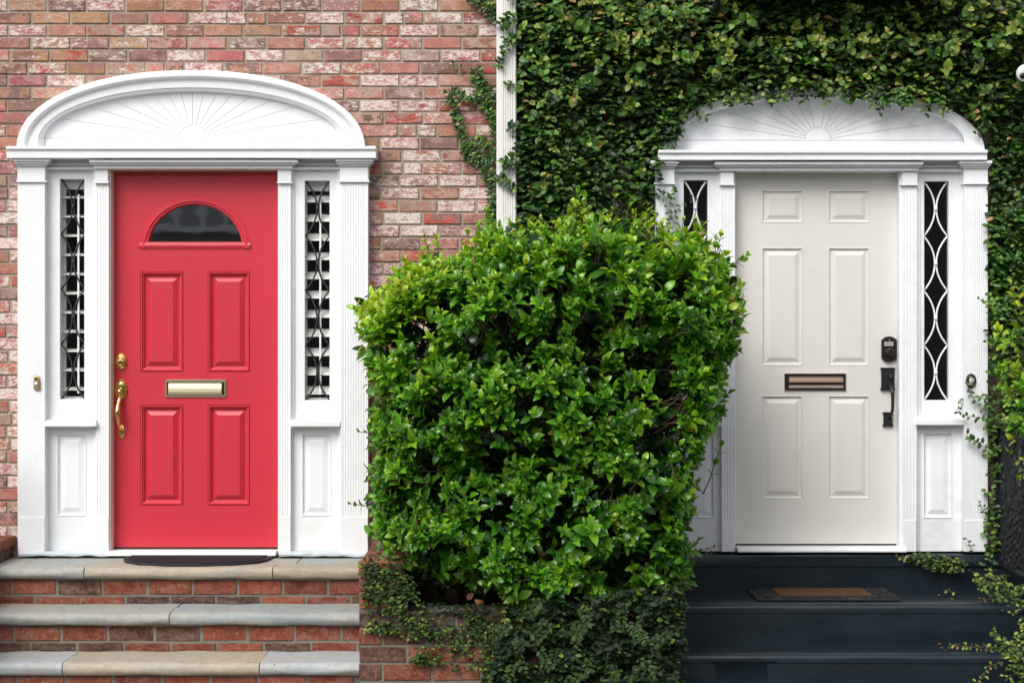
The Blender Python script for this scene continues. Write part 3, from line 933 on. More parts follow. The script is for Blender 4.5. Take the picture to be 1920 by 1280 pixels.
# keypad deadbolt: arched plate
def arched(px0, px1, py0, py1, arch, yf, yb):
    x0, x1 = X(px0, YW), X(px1, YW); z0, z1 = Z(py1, YW), Z(py0, YW); a = arch / 342.0
    cxx, hwx = (x0 + x1) / 2, (x1 - x0) / 2
    loop = []
    for i in range(13):
        u = -1 + 2 * i / 12
        loop.append((cxx + hwx * u, z0 + a * (abs(u) ** 2.2)))
    for i in range(13):
        u = 1 - 2 * i / 12
        loop.append((cxx + hwx * u, z1 - a * (abs(u) ** 2.2)))
    n = len(loop)
    m_ = MB(); m_.add([(p[0], yf, p[1]) for p in loop] + [(p[0], yb, p[1]) for p in loop], [tuple(range(n)), tuple(range(2 * n - 1, n - 1, -1))] + [(j, (j + 1) % n, n + (j + 1) % n, n + j) for j in range(n)])
    return m_
kp = arched(1652, 1680.5, 630.5, 678, 7, YW - 0.022, YW + 0.001).build('keypad_lock', M['black_metal'], ivo, bevel=0.003, segs=2)
arched(1655, 1677.5, 634, 675, 6, YW - 0.0245, YW - 0.02).build('face_plate', M['bronze'], kp, bevel=0.001)
for row in range(2):
    for k in range(5):
        m_ = MB(); m_.pbox(1658.3 + k * 3.5, 1660.9 + k * 3.5, 641 + row * 4.2, 643.8 + row * 4.2, YW - 0.0265, YW - 0.023); m_.build('button', M['button'], kp)
m_ = MB(); m_.dome(X(1666.2, YW), Z(638, YW), YW - 0.023, 0.0035, 0.0025, [(1, 0), (1, .002), (.5, .003)], 12); m_.build('status_light', M['button'], kp)
m_ = MB(); m_.dome(X(1666.2, YW), Z(660.5, YW), YW - 0.022, 0.027, 0.027, [(1, 0), (1, .008), (.9, .012), (.72, .013), (.66, .024), (.6, .026), (.3, .027)], 28); m_.build('lock_cylinder', M['black_metal'], kp, smooth=40)
m_ = MB(); m_.box(X(1666.2, YW) - .004, X(1666.2, YW) + .005, YW - .055, YW - .046, Z(668, YW), Z(654, YW)); m_.build('thumb_turn', M['bronze'], kp, bevel=0.002)
m_ = MB(); m_.pbox(1653, 1677.5, 690, 730, YW - 0.016, YW + 0.001); m_.pbox(1651.5, 1679, 689, 692.5, YW - 0.020, YW + 0.001); m_.pbox(1651.5, 1679, 727.5, 731, YW - 0.020, YW + 0.001)
hp = m_.build('handle_plate', M['black_metal'], ivo, bevel=0.002, segs=2)
m_ = MB(); m_.pbox(1657, 1673.5, 773.5, 797, YW - 0.014, YW + 0.001); m_.pbox(1655.5, 1675, 772.5, 775.5, YW - 0.018, YW + 0.001); m_.pbox(1655.5, 1675, 795.5, 799, YW - 0.018, YW + 0.001)
m_.build('handle_foot', M['black_metal'], hp, bevel=0.002, segs=2)
cxk = X(1667, YW)
pts, rs = [], []
for i in range(17):
    u = i / 16
    zz = Z(718, YW) + (Z(783, YW) - Z(718, YW)) * u
    yy = YW - 0.012 - 0.062 * min(1, math.sin(math.pi * u) * 1.5) ** 0.8
    pts.append((cxk + 0.004 * math.sin(math.pi * u), yy, zz)); rs.append(0.0105 - 0.0025 * u)
m_ = MB(); m_.tube(pts, rs, 10); m_.build('grip', M['black_metal'], hp, smooth=True)
m_ = MB(); m_.tube([(cxk, YW - 0.012, Z(703, YW)), (cxk, YW - 0.04, Z(704, YW)), (cxk, YW - 0.058, Z(708, YW))], [0.007, 0.008, 0.012], 10, flat=1.0); m_.build('thumb_latch', M['black_metal'], hp, smooth=True)
m_ = MB(); m_.pbox(1379, 1683, 1019, 1023.5, YW - 0.004, YW + 0.03); m_.build('door_sweep', M['bronze'], ivo, bevel=0.001)

# --- door bells
yb_ = -0.092
bell = thing('door_bell', (X(68), yb_, Z(717, yb_)), 'small tarnished brass pineapple-shaped bell push on the white pilaster', 'door bell', 'door bells')
m_ = MB(); m_.pbox(62.5, 74.5, 711, 731, yb_ - 0.010, yb_); pl = m_.build('bell_plate', M['brass_dull'], bell, bevel=0.004, segs=2)
m_ = MB()
for k, a in enumerate((-50, -25, 0, 25, 50)):
    c_ = Vector((X(68.5, yb_), yb_ - 0.006, Z(711, yb_))); d_ = Vector((math.sin(R(a)), 0, math.cos(R(a))))
    m_.tube([c_, c_ + d_ * 0.013, c_ + d_ * 0.026], [0.005, 0.005, 0.001], 6)
m_.build('crown', M['brass_dull'], bell, smooth=True)
m_ = MB(); m_.dome(X(68.5, yb_), Z(719, yb_), yb_ - 0.010, 0.010, 0.010, [(1, 0), (.95, .004), (.6, .007), (.2, .008)], 16); m_.build('button', M['plastic'], bell, smooth=True)
yb_ = -0.089
bell = thing('door_bell', (X(1820.5, yb_), yb_, Z(714, yb_)), 'oval dark bronze door bell with white button beside ivory door', 'door bell', 'door bells')
m_ = MB(); m_.dome(X(1820.5, yb_), Z(713.5, yb_), yb_, 0.0285, 0.039, [(1, 0), (1, .004), (.9, .011), (.75, .013), (.62, .010), (.55, .010)], 32); m_.build('rim', M['bronze'], bell, smooth=40)
m_ = MB(); m_.dome(X(1821, yb_), Z(713, yb_), yb_ - 0.009, 0.0145, 0.017, [(1, 0), (.9, .004), (.5, .007), (.2, .0075)], 20); m_.build('button', M['plastic'], bell, smooth=True)

# ------------------------------------------------------------------ stone steps of the red door
XL, XR = -2.725, -0.737
steps = thing('stone_steps', ((XL + XR) / 2, -0.5, 0), 'brick steps with rounded bluestone treads before the red door', 'steps')
LEV = [(0.775, -0.50), (0.584, -0.80), (0.391, -1.10), (0.196, -1.40)]
SB, SH, SPX, SPZ = 0.2235, 0.072, 0.2355, 0.0845
step_bricks = [brick_mesh('step_brick', SB, SH, 0.06, M['step_brick'], 300 + k) for k in range(8)]
SPAL = [(0.21, 0.05, 0.026), (0.245, 0.068, 0.034), (0.175, 0.042, 0.024), (0.09, 0.042, 0.028), (0.06, 0.036, 0.028), (0.28, 0.082, 0.038)]
SW = [3, 2.2, 2.5, 2.2, 1.9, 1.0]
rs_ = random.Random(5)
def scol(r=rs_):
    c = r.choices(SPAL, SW)[0]; j = r.uniform(0.85, 1.12)
    return (*[q * j for q in c], r.choice([0.0, 0.1, 0.2, 0.5]))
ctop = [z - 0.063 for z, y in LEV]
m_ = MB()
for i, (z, y) in enumerate(LEV):
    zb = -0.05
    m_.box(XL, XR, y + 0.046, 0.0105 if i == 0 else LEV[i - 1][1] + 0.0465, zb, z - 0.064)
m_.build('mortar', M['step_mortar'], steps, weld=False)
STC = {'blue': (0.29, 0.325, 0.325), 'pale': (0.37, 0.405, 0.42), 'tan': (0.34, 0.295, 0.225), 'grey': (0.32, 0.33, 0.305), 'sand': (0.37, 0.335, 0.265)}
def tread(x0, x1, yf, yb, ztop, col, seed):
    h, r_ = 0.063, 0.032
    prof = [(yb, ztop)]
    for q in range(7):
        y = yb + (yf + r_ - yb) * (q + 1) / 7
        prof.append((y, ztop))
    for q in range(1, 10):
        a = math.pi * q / 10
        prof.append((yf + r_ - r_ * math.sin(a) , ztop - h / 2 + h / 2 * math.cos(a)))
    prof += [(yf + r_, ztop - h), (yb, ztop - h)]
    m_ = MB(); m_.extrude_x(prof, x0 + 0.0025, x1 - 0.0025, max(4, int((x1 - x0) / 0.05)), 0.0065, 6.0, seed)
    o = m_.build('stone_tread', M['stone'], steps, smooth=50)
    o.color = (*STC[col], 1)
    return o
def joints(z, y, pxs, cols, yb, seed):
    xs = [XL] + [X(p, y) for p in pxs] + [XR + 0.002]
    for k in range(len(xs) - 1):
        tread(xs[k], xs[k + 1], y, yb, z + 0.0006 * (k % 3), cols[k], seed + k * 3.1)
joints(0.775, -0.50, [157, 511], ['grey', 'sand', 'tan'], -0.335, 1.0)
joints(0.584, -0.80, [-130, 317], ['tan', 'grey', 'blue'], -0.475, 12.0)
joints(0.391, -1.10, [116, 486], ['pale', 'sand', 'pale'], -0.775, 25.0)
joints(0.196, -1.40, [30, 420], ['blue', 'grey', 'tan'], -1.075, 41.0)
# flags at the back of the landing
xs = [XL, X(60, -.2), X(300, -.2), X(560, -.2), XR]
for k in range(4):
    m_ = MB(); m_.box(xs[k] + .002, xs[k + 1] - .002, -0.333, 0.0, 0.715, 0.7735 + 0.0008 * (k % 2)); o = m_.build('landing_flag', M['stone'], steps, bevel=0.003); o.color = (*STC['blue' if k % 2 else 'grey'], 1)
for i, (z, y) in enumerate(LEV[:3]):
    yy = y + 0.040
    zt = z - 0.066
    zlow = LEV[i + 1][0]
    for course, (zc, hs_) in enumerate(((zt - 0.004 - SH / 2, 1.0), (zt - 0.004 - SPZ - 0.022, 0.60))):
        off = X((23, 66)[course] - 43 + i * (3, -10)[course], yy)
        x = off - SPX * (1 if off > XL + 0.2 else 0)
        while x - SB / 2 < XR - 0.03:
            x0, x1 = max(x - SB / 2, XL + 0.003), min(x + SB / 2, XR - 0.006)
            if x1 - x0 > 0.03:
                put('brick', rs_.choice(step_bricks), ((x0 + x1) / 2, yy + rs_.uniform(-.003, .003), zc + rs_.uniform(-.002, .002)), steps, scale=((x1 - x0) / SB * rs_.uniform(.985, 1.0), 1, hs_ * rs_.uniform(.96, 1.02)), color=scol(), rx=rs_.uniform(-.01, .01))
            x += SPX

def brick_face(parent, x0, x1, y, z0, z1, rnd, face='front', off=0.0, skip=None):
    """rows of bricks on one face of a low wall"""
    z = z1 - SH / 2 - 0.004
    row = 0
    while z - SH / 2 > z0 - 0.02:
        x = x0 + SB / 2 + 0.002 - (SPX / 2 if (row + off) % 2 else 0)
        while x - SB / 2 < x1 - 0.03:
            a, b = max(x - SB / 2, x0 + 0.002), min(x + SB / 2, x1 - 0.002)
            if b - a > 0.03:
                sc = ((b - a) / SB, 1, rnd.uniform(.96, 1.02)); c = (a + b) / 2
                if face == 'front': loc, rz = (c, y + rnd.uniform(-.002, .003), z), 0
                elif face == 'left': loc, rz = (y + rnd.uniform(-.002, .003), c, z), -math.pi / 2
                else: loc, rz = (y - rnd.uniform(-.002, .003), c, z), math.pi / 2
                put('brick', rnd.choice(step_bricks), loc, parent, rotz=rz, scale=sc, color=scol(rnd))
            x += SPX
        z -= SPZ; row += 1

def cap_bricks(parent, x0, x1, y0, y1, z, rnd, along='y', mesh=None):
    """bricks laid on edge along the top of a wall"""
    L = (y1 - y0) if along == 'y' else (x1 - x0)
    n = int(L / 0.2355)
    st = L / n
    for k in range(n):
        m_ = MB()
        j = rnd.uniform(-0.002, 0.002)
        if along == 'y': m_.box(x0, x1, y0 + k * st + .006, y0 + (k + 1) * st - .006, z - 0.058, z + j)
        else: m_.box(x0 + k * st + .006, x0 + (k + 1) * st - .006, y0, y1, z - 0.058, z + j)
        o = m_.build('cap_brick', M['step_brick'], parent, bevel=0.004); c = scol(rnd); o.color = c

PT = 0.890
# --- low wall at the left edge
cheek = thing('low_brick_wall', (-2.83, -0.6, 0), 'low brick side wall at the left end of the bluestone steps', 'wall', 'low brick walls')
m_ = MB(); m_.box(-2.94, -2.732, -1.5, 0.0105, -0.05, PT - 0.062); m_.build('mortar', M['step_mortar'], cheek)
rc_ = random.Random(21)
brick_face(cheek, -0.95, 0.008, -2.726, 0.70, PT - 0.06, rc_, 'right')
cap_bricks(cheek, -2.95, -2.718, -1.5, 0.008, PT, rc_)

# --- planter between the two stairs
PX0, PX1, PY = -0.735, 0.790, -1.20
planter = thing('brick_planter', ((PX0 + PX1) / 2, PY / 2, 0), 'red brick planter between the two stairs, half hidden by vines', 'planter')
PF = 0.660                                      # top of the low front wall
m_ = MB()
m_.box(PX0 + 0.2, PX1 - .008, PY + .008, PY + 0.2, -0.05, PF - 0.004); m_.box(PX0 + .008, PX0 + 0.2, PY + .008, 0.0105, -0.05, PT - 0.062); m_.box(PX1 - 0.2, PX1 - .008, PY + .2, 0.0105, -0.05, PF - 0.004)
m_.build('mortar', M['step_mortar'], planter, weld=False)
m_ = MB()
n_ = 24
vs = [(PX0 + 0.2 + (PX1 - PX0 - 0.4) * i / n_, PY + 0.2 + (-PY - 0.2) * j / n_, PF - 0.05 + 0.03 * mnoise.noise(Vector((i * .6, j * .6, 3)))) for j in range(n_ + 1) for i in range(n_ + 1)]
m_.add(vs, [(j * (n_ + 1) + i, j * (n_ + 1) + i + 1, (j + 1) * (n_ + 1) + i + 1, (j + 1) * (n_ + 1) + i) for j in range(n_) for i in range(n_)])
m_.build('soil', M['soil'], planter, smooth=True)
rp_ = random.Random(33)
brick_face(planter, PX0, PX0 + 0.232, PY, 0.66, PT - 0.06, rp_, 'front')
brick_face(planter, PX0, PX1, PY, 0.30, PF, rp_, 'front')
brick_face(planter, PY + 0.062, 0.0, PX0, 0.32, PT - 0.06, rp_, 'left', 1)
cap_bricks(planter, PX0, PX0 + 0.21, PY - 0.004, 0.008, PT, rp_, 'y')

# ------------------------------------------------------------------ dark painted steps of the ivory door
DX0, DX1 = 0.792, 2.86
dsteps = thing('painted_steps', (1.82, -0.4, 0), 'glossy blue-black painted steps before the ivory door', 'steps')
def dark_step(yf, yb, ztop, zbot, r_, hang, seed, nose):
    prof = [(yb, ztop)]
    for q in range(5):
        prof.append((yb + (yf + r_ - yb) * (q + 1) / 5, ztop + (0.0 if q < 4 else 0.001)))
    for q in range(1, 8):
        a = math.pi / 2 * q / 7
        prof.append((yf + r_ - r_ * math.sin(a), ztop - r_ + r_ * math.cos(a)))
    prof += [(yf, ztop - nose), (yf + hang, ztop - nose - hang * 0.4), (yf + hang, (ztop - nose + zbot) / 2), (yf + hang, zbot), (yb, zbot)]
    m_ = MB(); m_.extrude_x(prof, DX0, DX1, 120, 0.0022, 2.6, seed)
    return m_.build('step', M['dark_step'], dsteps, smooth=60)
dark_step(-0.115, 0.0105, 0.7935, 0.55, 0.006, 0.012, 3.0, 0.060)
dark_step(-0.605, -0.10, 0.603, 0.35, 0.028, 0.006, 11.0, 0.045)
dark_step(-0.895, -0.59, 0.399, 0.15, 0.028, 0.006, 19.0, 0.045)
dark_step(-1.20, -0.88, 0.198, -0.05, 0.028, 0.006, 29.0, 0.045)

# ------------------------------------------------------------------ door mats
mt = thing('doormat', (X(368, -.1), -0.08, 0.776), 'black half-round rubber doormat before the red door', 'doormat', 'doormats')
cxm, wm, dm = X(368.5, -0.2), 0.395, 0.345
pts = [(cxm + wm * math.copysign(abs(math.cos(t)) ** 0.8, math.cos(t)), -0.108 - dm * abs(math.sin(t)) ** 0.75) for t in [math.pi * i / 48 for i in range(49)]]
def flatloop(pts, z0, z1, m_):
    n = len(pts)
    m_.add([(p[0], p[1], z1) for p in pts] + [(p[0], p[1], z0) for p in pts], [tuple(range(n)), tuple(range(2 * n - 1, n - 1, -1))] + [(j, (j + 1) % n, n + (j + 1) % n, n + j) for j in range(n)])
m_ = MB(); flatloop(pts, 0.777, 0.789, m_); m_.build('rim', M['rubber'], mt, bevel=0.003)
cc = Vector((cxm, -0.108 - dm * 0.45))
m_ = MB(); flatloop([tuple(cc + (Vector(p) - cc) * 0.93) for p in pts], 0.785, 0.795, m_); m_.build('pile', M['mat_pile'], mt, bevel=0.003)
mt = thing('doormat', (1.645, -0.3, 0.605), 'rectangular coir doormat with black rubber lattice border on dark step', 'doormat', 'doormats')
mx0, mx1, my0, my1, mz = 1.268, 2.022, -0.515, -0.125, 0.606
m_ = MB(); m_.box(mx0, mx1, my0, my1, mz, mz + 0.010); m_.build('rubber_base', M['rubber'], mt, bevel=0.003)
m_ = MB(); m_.box(mx0 + .13, mx1 - .13, my0 + .10, my1 - .02, mz + 0.009, mz + 0.017); m_.build('coir_pile', M['coir'], mt, bevel=0.004)
m_ = MB()
for k in range(34):
    for (a, b, c, d) in ((mx0, mx0 + .12, my0, my1), (mx1 - .12, mx1, my0, my1), (mx0, mx1, my0, my0 + .08)):
        xx, yy = random.uniform(a + .02, b - .02), random.uniform(c + .02, d - .02)
        m_.tube([(xx + .016 * math.cos(q * math.pi / 5), yy + .016 * math.sin(q * math.pi / 5), mz + 0.013) for q in range(11)], 0.004, 5, cap=False)
o = m_.build('lattice', M['rubber'], mt, smooth=True); o['kind'] = 'stuff'

# ------------------------------------------------------------------ downspout between the houses
yf = -0.105
x0, x1 = X(931, yf), X(968, yf)
prof = [(x0, -0.02), (x0, yf + 0.006), (x0 + 0.006, yf)]
nr = 5
a0, a1 = x0 + 0.034, x1 - 0.012
for k in range(nr):
    a = a0 + (a1 - a0) * k / nr; b = a0 + (a1 - a0) * (k + 1) / nr
    prof += [(a + .002, yf), (a * .6 + b * .4, yf + .006), (a * .4 + b * .6, yf + .006), (b - .002, yf)]
prof += [(x1 - 0.006, yf), (x1, yf + 0.006), (x1, -0.02)]
m = len(prof)
ds = thing('downspout', (X(950), -0.06, 0.05), 'white corrugated metal downspout between brick wall and ivy', 'downspout')
m_ = MB(); m_.add([(p[0], p[1], 0.05) for p in prof] + [(p[0], p[1], 6.4) for p in prof], [(j, (j + 1) % m, m + (j + 1) % m, m + j) for j in range(m)] + [tuple(range(m)), tuple(range(2 * m - 1, m - 1, -1))])
m_.build('pipe', M['downspout'], ds)
for zz in (1.7, 4.3):
    m_ = MB(); m_.box(x0 - .02, x1 + .02, -0.022, 0.0, zz, zz + .03); m_.build('strap', M['downspout'], ds)

# ------------------------------------------------------------------ iron railing at the right end of the dark steps
rail = thing('iron_railing', (2.66, -0.6, 0.60), 'black iron stair railing with dense wire infill at the right edge', 'railing')
RX = 2.655
m_ = MB(); m_.tube([(RX, 0.0, 1.453), (RX, -1.25, 1.453)], 0.014, 8); m_.build('top_rail', M['iron'], rail, smooth=True)
m_ = MB(); m_.tube([(RX, 0.0, 0.737), (RX, -1.25, 0.737)], 0.014, 8); m_.build('bottom_rail', M['iron'], rail, smooth=True)
for yy in (-0.02, -0.62, -1.24):
    m_ = MB(); m_.box(RX - .015, RX + .015, yy - .015, yy + .015, 0.60 if yy > -.7 else 0.2, 1.50); m_.build('post', M['iron'], rail, bevel=0.003)
rr = random.Random(3)
for k in range(26):
    yy = -0.05 - k * 0.0455
    m_ = MB()
    pts = []; rs = []
    for q in range(40):
        z = 0.74 + (1.45 - 0.74) * q / 39
        pts.append((RX + 0.006 * rr.uniform(-1, 1), yy + 0.004 * rr.uniform(-1, 1), z)); rs.append(0.011 + 0.004 * rr.random())
    m_.tube(pts, rs, 6); m_.build('bar', M['iron'], rail, smooth=False)
m_ = MB(); m_.box(RX + 0.012, RX + 0.016, -1.22, -0.03, 0.745, 1.445); m_.build('backing_sheet', M['wicker'], rail)

# ------------------------------------------------------------------ security camera at the right edge
yc = -0.34
cc = Vector((X(1923, yc), yc, Z(137, yc)))
sc_ = thing('security_camera', (cc.x, cc.y + 0.1, cc.z), 'small white round security camera among the ivy at the right edge', 'camera')
m_ = MB(); m_.tube([cc + Vector((.02, .12, .008)), cc + Vector((.018, .10, .007)), cc + Vector((0.004, .02, .002)), cc + Vector((-.004, -.006, -.002)), cc + Vector((-.007, -.016, -.004)), cc + Vector((-.009, -.021, -.006))], [0.012, 0.038, 0.046, 0.046, 0.040, 0.028], 24); m_.build('housing', M['plastic'], sc_, smooth=40)
m_ = MB(); m_.dome(cc.x - 0.019, cc.z - 0.018, yc - 0.0185, 0.0185, 0.0165, [(1, 0), (.95, .003), (.6, .006), (.2, .007)], 20); m_.build('lens', M['lens'], sc_, smooth=True)
m_ = MB(); m_.tube([cc + Vector((.02, .11, .008)), cc + Vector((.04, .20, .03)), cc + Vector((.04, .345, .03))], 0.012, 8); m_.build('bracket', M['plastic'], sc_, smooth=True)

# ------------------------------------------------------------------ iron balcony above the ivory door (its brackets just reach into the picture)
bal = thing('iron_balcony', (1.75, 0, 4.0), 'dark iron balcony above the ivory door, bracket tips at the top edge', 'balcony')
bx0, bx1 = 1.08, 2.50
m_ = MB(); m_.box(bx0, bx1, -0.48, 0.0, 3.90, 3.97); m_.build('floor', M['iron'], bal, bevel=0.004)
for xx in (X(1342, -.2), X(1787, -.2)):
    m_ = MB()
    m_.tube([(xx, -0.02, 3.9), (xx, -0.02, 3.86), (xx, -0.05, 3.815), (xx, -0.2, Z(14, -.2)), (xx, -0.24, Z(20, -.24)), (xx, -0.28, Z(8, -.28)), (xx, -0.36, 3.87), (xx, -0.43, 3.90)], 0.016, 8); m_.build('bracket', M['iron'], bal, smooth=True)
for k in range(16):
    m_ = MB(); xx = bx0 + 0.03 + k * (bx1 - bx0 - 0.06) / 15; m_.tube([(xx, -0.45, 3.97), (xx, -0.45, 4.9)], 0.008, 6); m_.build('baluster', M['iron'], bal)
m_ = MB(); m_.tube([(bx0, 0.0, 4.9), (bx0, -0.45, 4.9), (bx1, -0.45, 4.9), (bx1, 0.0, 4.9)], 0.016, 8); m_.build('rail', M['iron'], bal)

# ------------------------------------------------------------------ house across the street (seen only as a reflection in the panes)
far = thing('opposite_house', (-6, -29, 0), 'pale house with a balustraded balcony reflected in the door glass', 'house')
m_ = MB(); m_.box(-26, 22, -40, -30, -0.1, 7.0); m_.build('wall', M['house_far'], far)
m_ = MB(); m_.box(-14, 2, -30, -29.2, 4.42, 4.55); m_.build('balcony_floor', M['white_old'], far)
m_ = MB(); m_.box(-14, 2, -29.4, -29.25, 5.3, 5.42); m_.build('balcony_rail', M['white_old'], far)
for k in range(28):
    m_ = MB(); xx = -13.8 + k * 0.57
    m_.tube([(xx, -29.32, 4.55), (xx, -29.32, 4.68), (xx, -29.32, 4.86), (xx, -29.32, 5.1), (xx, -29.32, 5.31)], [0.07, 0.06, 0.15, 0.07, 0.08], 8); m_.build('baluster', M['white_old'], far, smooth=True)
for k in range(6):
    xx = -20 + k * 7
    for z0 in (0.8, 4.3):
        m_ = MB(); m_.box(xx, xx + 1.3, -30.0, -29.95, z0, z0 + 2.0); w_ = m_.build('window', M['white_old'], far); m_ = MB(); m_.box(xx + .12, xx + 1.18, -29.95, -29.94, z0 + .12, z0 + 1.88); m_.build('pane', M['lens'], w_)
m_ = MB(); m_.extrude_x([(-41, 6.9), (-29.3, 6.9), (-35, 9.5)], -26.5, 22.5); m_.build('roof', M['asphalt'], far)

# ================================================================== foliage
def unit(v):
    return v / np.maximum(np.linalg.norm(v, axis=-1, keepdims=True), 1e-9)

# leaf outlines: (across, along, lift) for unit length and half-width
def template(kind):
    if kind == 'big':      # pointed oval, folded along the midrib, tip curling down
        rows = [(0.0, 0.0, 0), (0.10, 0.40, 1), (0.30, 0.88, 1), (0.52, 1.0, 1), (0.75, 0.74, 1), (0.90, 0.36, 1)]
        tipd = -0.10
        curve = lambda s: 0.10 * math.sin(s * math.pi) - 0.06 * s * s
        fold = 0.07
    else:                  # small rounded oval
        rows = [(0.0, 0.0, 0), (0.14, 0.66, 1), (0.46, 1.0, 1), (0.80, 0.70, 1)]
        tipd = -0.03
        curve = lambda s: 0.07 * math.sin(s * math.pi)
        fold = 0.10
    V = [(0, 0, 0)]
    for (s, w, k) in rows[1:]:
        V += [(-w, s, curve(s) + fold * w), (0, s, curve(s)), (w, s, curve(s) + fold * w)]
    V.append((0, 1.0, curve(1.0) + tipd * 0.4))
    F = [(0, 2, 1), (0, 3, 2)]
    nr = len(rows) - 1
    for r_ in range(nr - 1):
        a = 1 + r_ * 3; b = a + 3
        F += [(a, a + 1, b + 1, b), (a + 1, a + 2, b + 2, b + 1)]
    a = 1 + (nr - 1) * 3; t = a + 3
    F += [(a, a + 1, t), (a + 1, a + 2, t)]
    return np.array(V, float), F
TPL = {k: template(k) for k in ('big', 'small')}

class Leaves:
    def __init__(s, kind):
        s.kind = kind; s.p = []; s.t = []; s.n = []; s.L = []; s.W = []; s.c = []
    def add(s, p, t, n, L, W, c):
        s.p.append(p); s.t.append(t); s.n.append(n); s.L.append(L); s.W.append(W); s.c.append(c)
    def arrays(s):
        p, t, n = np.array(s.p, float), unit(np.array(s.t, float)), np.array(s.n, float)
        n = n - (n * t).sum(1, keepdims=True) * t
        bad = np.linalg.norm(n, axis=1) < 1e-3
        n[bad] = np.cross(t[bad], [0.3, 0.5, 0.8])
        n = unit(n)
        sd = np.cross(t, n)
        return p, t, n, sd, np.array(s.L), np.array(s.W), np.array(s.c, float)

PALETTES = {}
def leaf_meshes(pal, kind, m):
    key = (pal, kind)
    if key in PALETTES: return PALETTES[key]
    V, F = TPL[kind]
    out = []
    for c in LEAFPAL[pal]:
        me = bpy.data.meshes.new('leaf')
        me.from_pydata([tuple(v) for v in V], [], F)
        at = me.color_attributes.new('Col', 'FLOAT_COLOR', 'POINT')
        at.data.foreach_set('color', np.tile([*c, 1.0], len(V)))
        me.materials.append(m); me.shade_smooth()
        out.append(me)
    PALETTES[key] = out
    return out

def build_leaves(ls, root, m, pal, nbig=300, score=None, name='foliage'):
    """the nbig leaves that show largest as parts of their own, the rest joined as one"""
    p, t, n, sd, L, W, ci = ls.arrays()
    ci = ci.astype(int)
    V, F = TPL[ls.kind]
    view = unit(np.array([0, -CD, CZ]) - p)
    area = L * W * np.abs((n * view).sum(1))
    sc = area if score is None else area * score(p)
    idx = np.argsort(-sc)
    big = set(idx[:nbig].tolist()) if nbig else set()
    rest = np.array([i for i in range(len(L)) if i not in big], int)
    org = np.array(origin(root))
    P = np.array(LEAFPAL[pal])
    if len(rest):
        vv = (p[rest][:, None, :] - org + (V[None, :, 0:1] * W[rest][:, None, None]) * sd[rest][:, None, :]
              + (V[None, :, 1:2] * L[rest][:, None, None]) * t[rest][:, None, :] + (V[None, :, 2:3] * L[rest][:, None, None]) * n[rest][:, None, :])
        nv = len(V)
        vv = vv.reshape(-1, 3)
        loops, starts, tot = [], [], []
        base_l = [i for f in F for i in f]; lens = [len(f) for f in F]
        bl = np.array(base_l); nl = len(bl)
        allidx = (np.arange(len(rest))[:, None] * nv + bl[None, :]).reshape(-1)
        ls_ = np.concatenate([[0], np.cumsum(lens)[:-1]])
        st = (np.arange(len(rest))[:, None] * nl + ls_[None, :]).reshape(-1)
        me = bpy.data.meshes.new(name)
        me.vertices.add(len(vv)); me.vertices.foreach_set('co', vv.reshape(-1).astype(np.float32))
        me.loops.add(len(allidx)); me.loops.foreach_set('vertex_index', allidx.astype(np.int32))
        me.polygons.add(len(st)); me.polygons.foreach_set('loop_start', st.astype(np.int32))
        me.update(calc_edges=True); me.validate()
        at = me.color_attributes.new('Col', 'FLOAT_COLOR', 'POINT')
        jit = rng.uniform(0.82, 1.2, (len(rest), 1)) * rng.uniform(0.93, 1.07, (len(rest), 3))
        cc_ = np.concatenate([P[ci[rest]] * jit, np.ones((len(rest), 1))], 1)
        at.data.foreach_set('color', np.repeat(cc_, nv, axis=0).reshape(-1).astype(np.float32))
        me.materials.append(m); me.shade_smooth()
        o = bpy.data.objects.new(name, me); COL.objects.link(o); o.parent = root; o['kind'] = 'stuff'
    ms = leaf_meshes(pal, ls.kind, m)
    for i in sorted(big):
        o = bpy.data.objects.new('leaf', ms[ci[i]]); COL.objects.link(o); o.parent = root
        Mx = Matrix.Identity(4)
        for k in range(3):
            Mx[k][0] = sd[i][k] * W[i]; Mx[k][1] = t[i][k] * L[i]; Mx[k][2] = n[i][k] * L[i]; Mx[k][3] = p[i][k] - org[k]
        o.matrix_local = Mx

LEAFPAL = {
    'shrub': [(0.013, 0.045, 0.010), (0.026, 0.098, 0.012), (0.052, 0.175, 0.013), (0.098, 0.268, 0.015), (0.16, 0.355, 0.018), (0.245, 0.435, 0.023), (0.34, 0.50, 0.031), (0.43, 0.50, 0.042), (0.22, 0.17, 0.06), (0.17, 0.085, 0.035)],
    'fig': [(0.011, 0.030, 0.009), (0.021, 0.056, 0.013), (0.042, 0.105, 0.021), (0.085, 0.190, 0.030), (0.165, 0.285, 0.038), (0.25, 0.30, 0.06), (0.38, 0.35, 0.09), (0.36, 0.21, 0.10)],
    'creeper': [(0.012, 0.026, 0.009), (0.022, 0.046, 0.013), (0.042, 0.084, 0.02), (0.085, 0.145, 0.026), (0.16, 0.22, 0.036), (0.26, 0.29, 0.06), (0.24, 0.11, 0.05)],
    'dead': [(0.30, 0.13, 0.055), (0.20, 0.085, 0.05), (0.36, 0.20, 0.10)],
}

def interp(poly, x):
    return np.interp(x, [q[0] for q in poly], [q[1] for q in poly])
def nz(x, y, z): return mnoise.noise(Vector((x, y, z)))

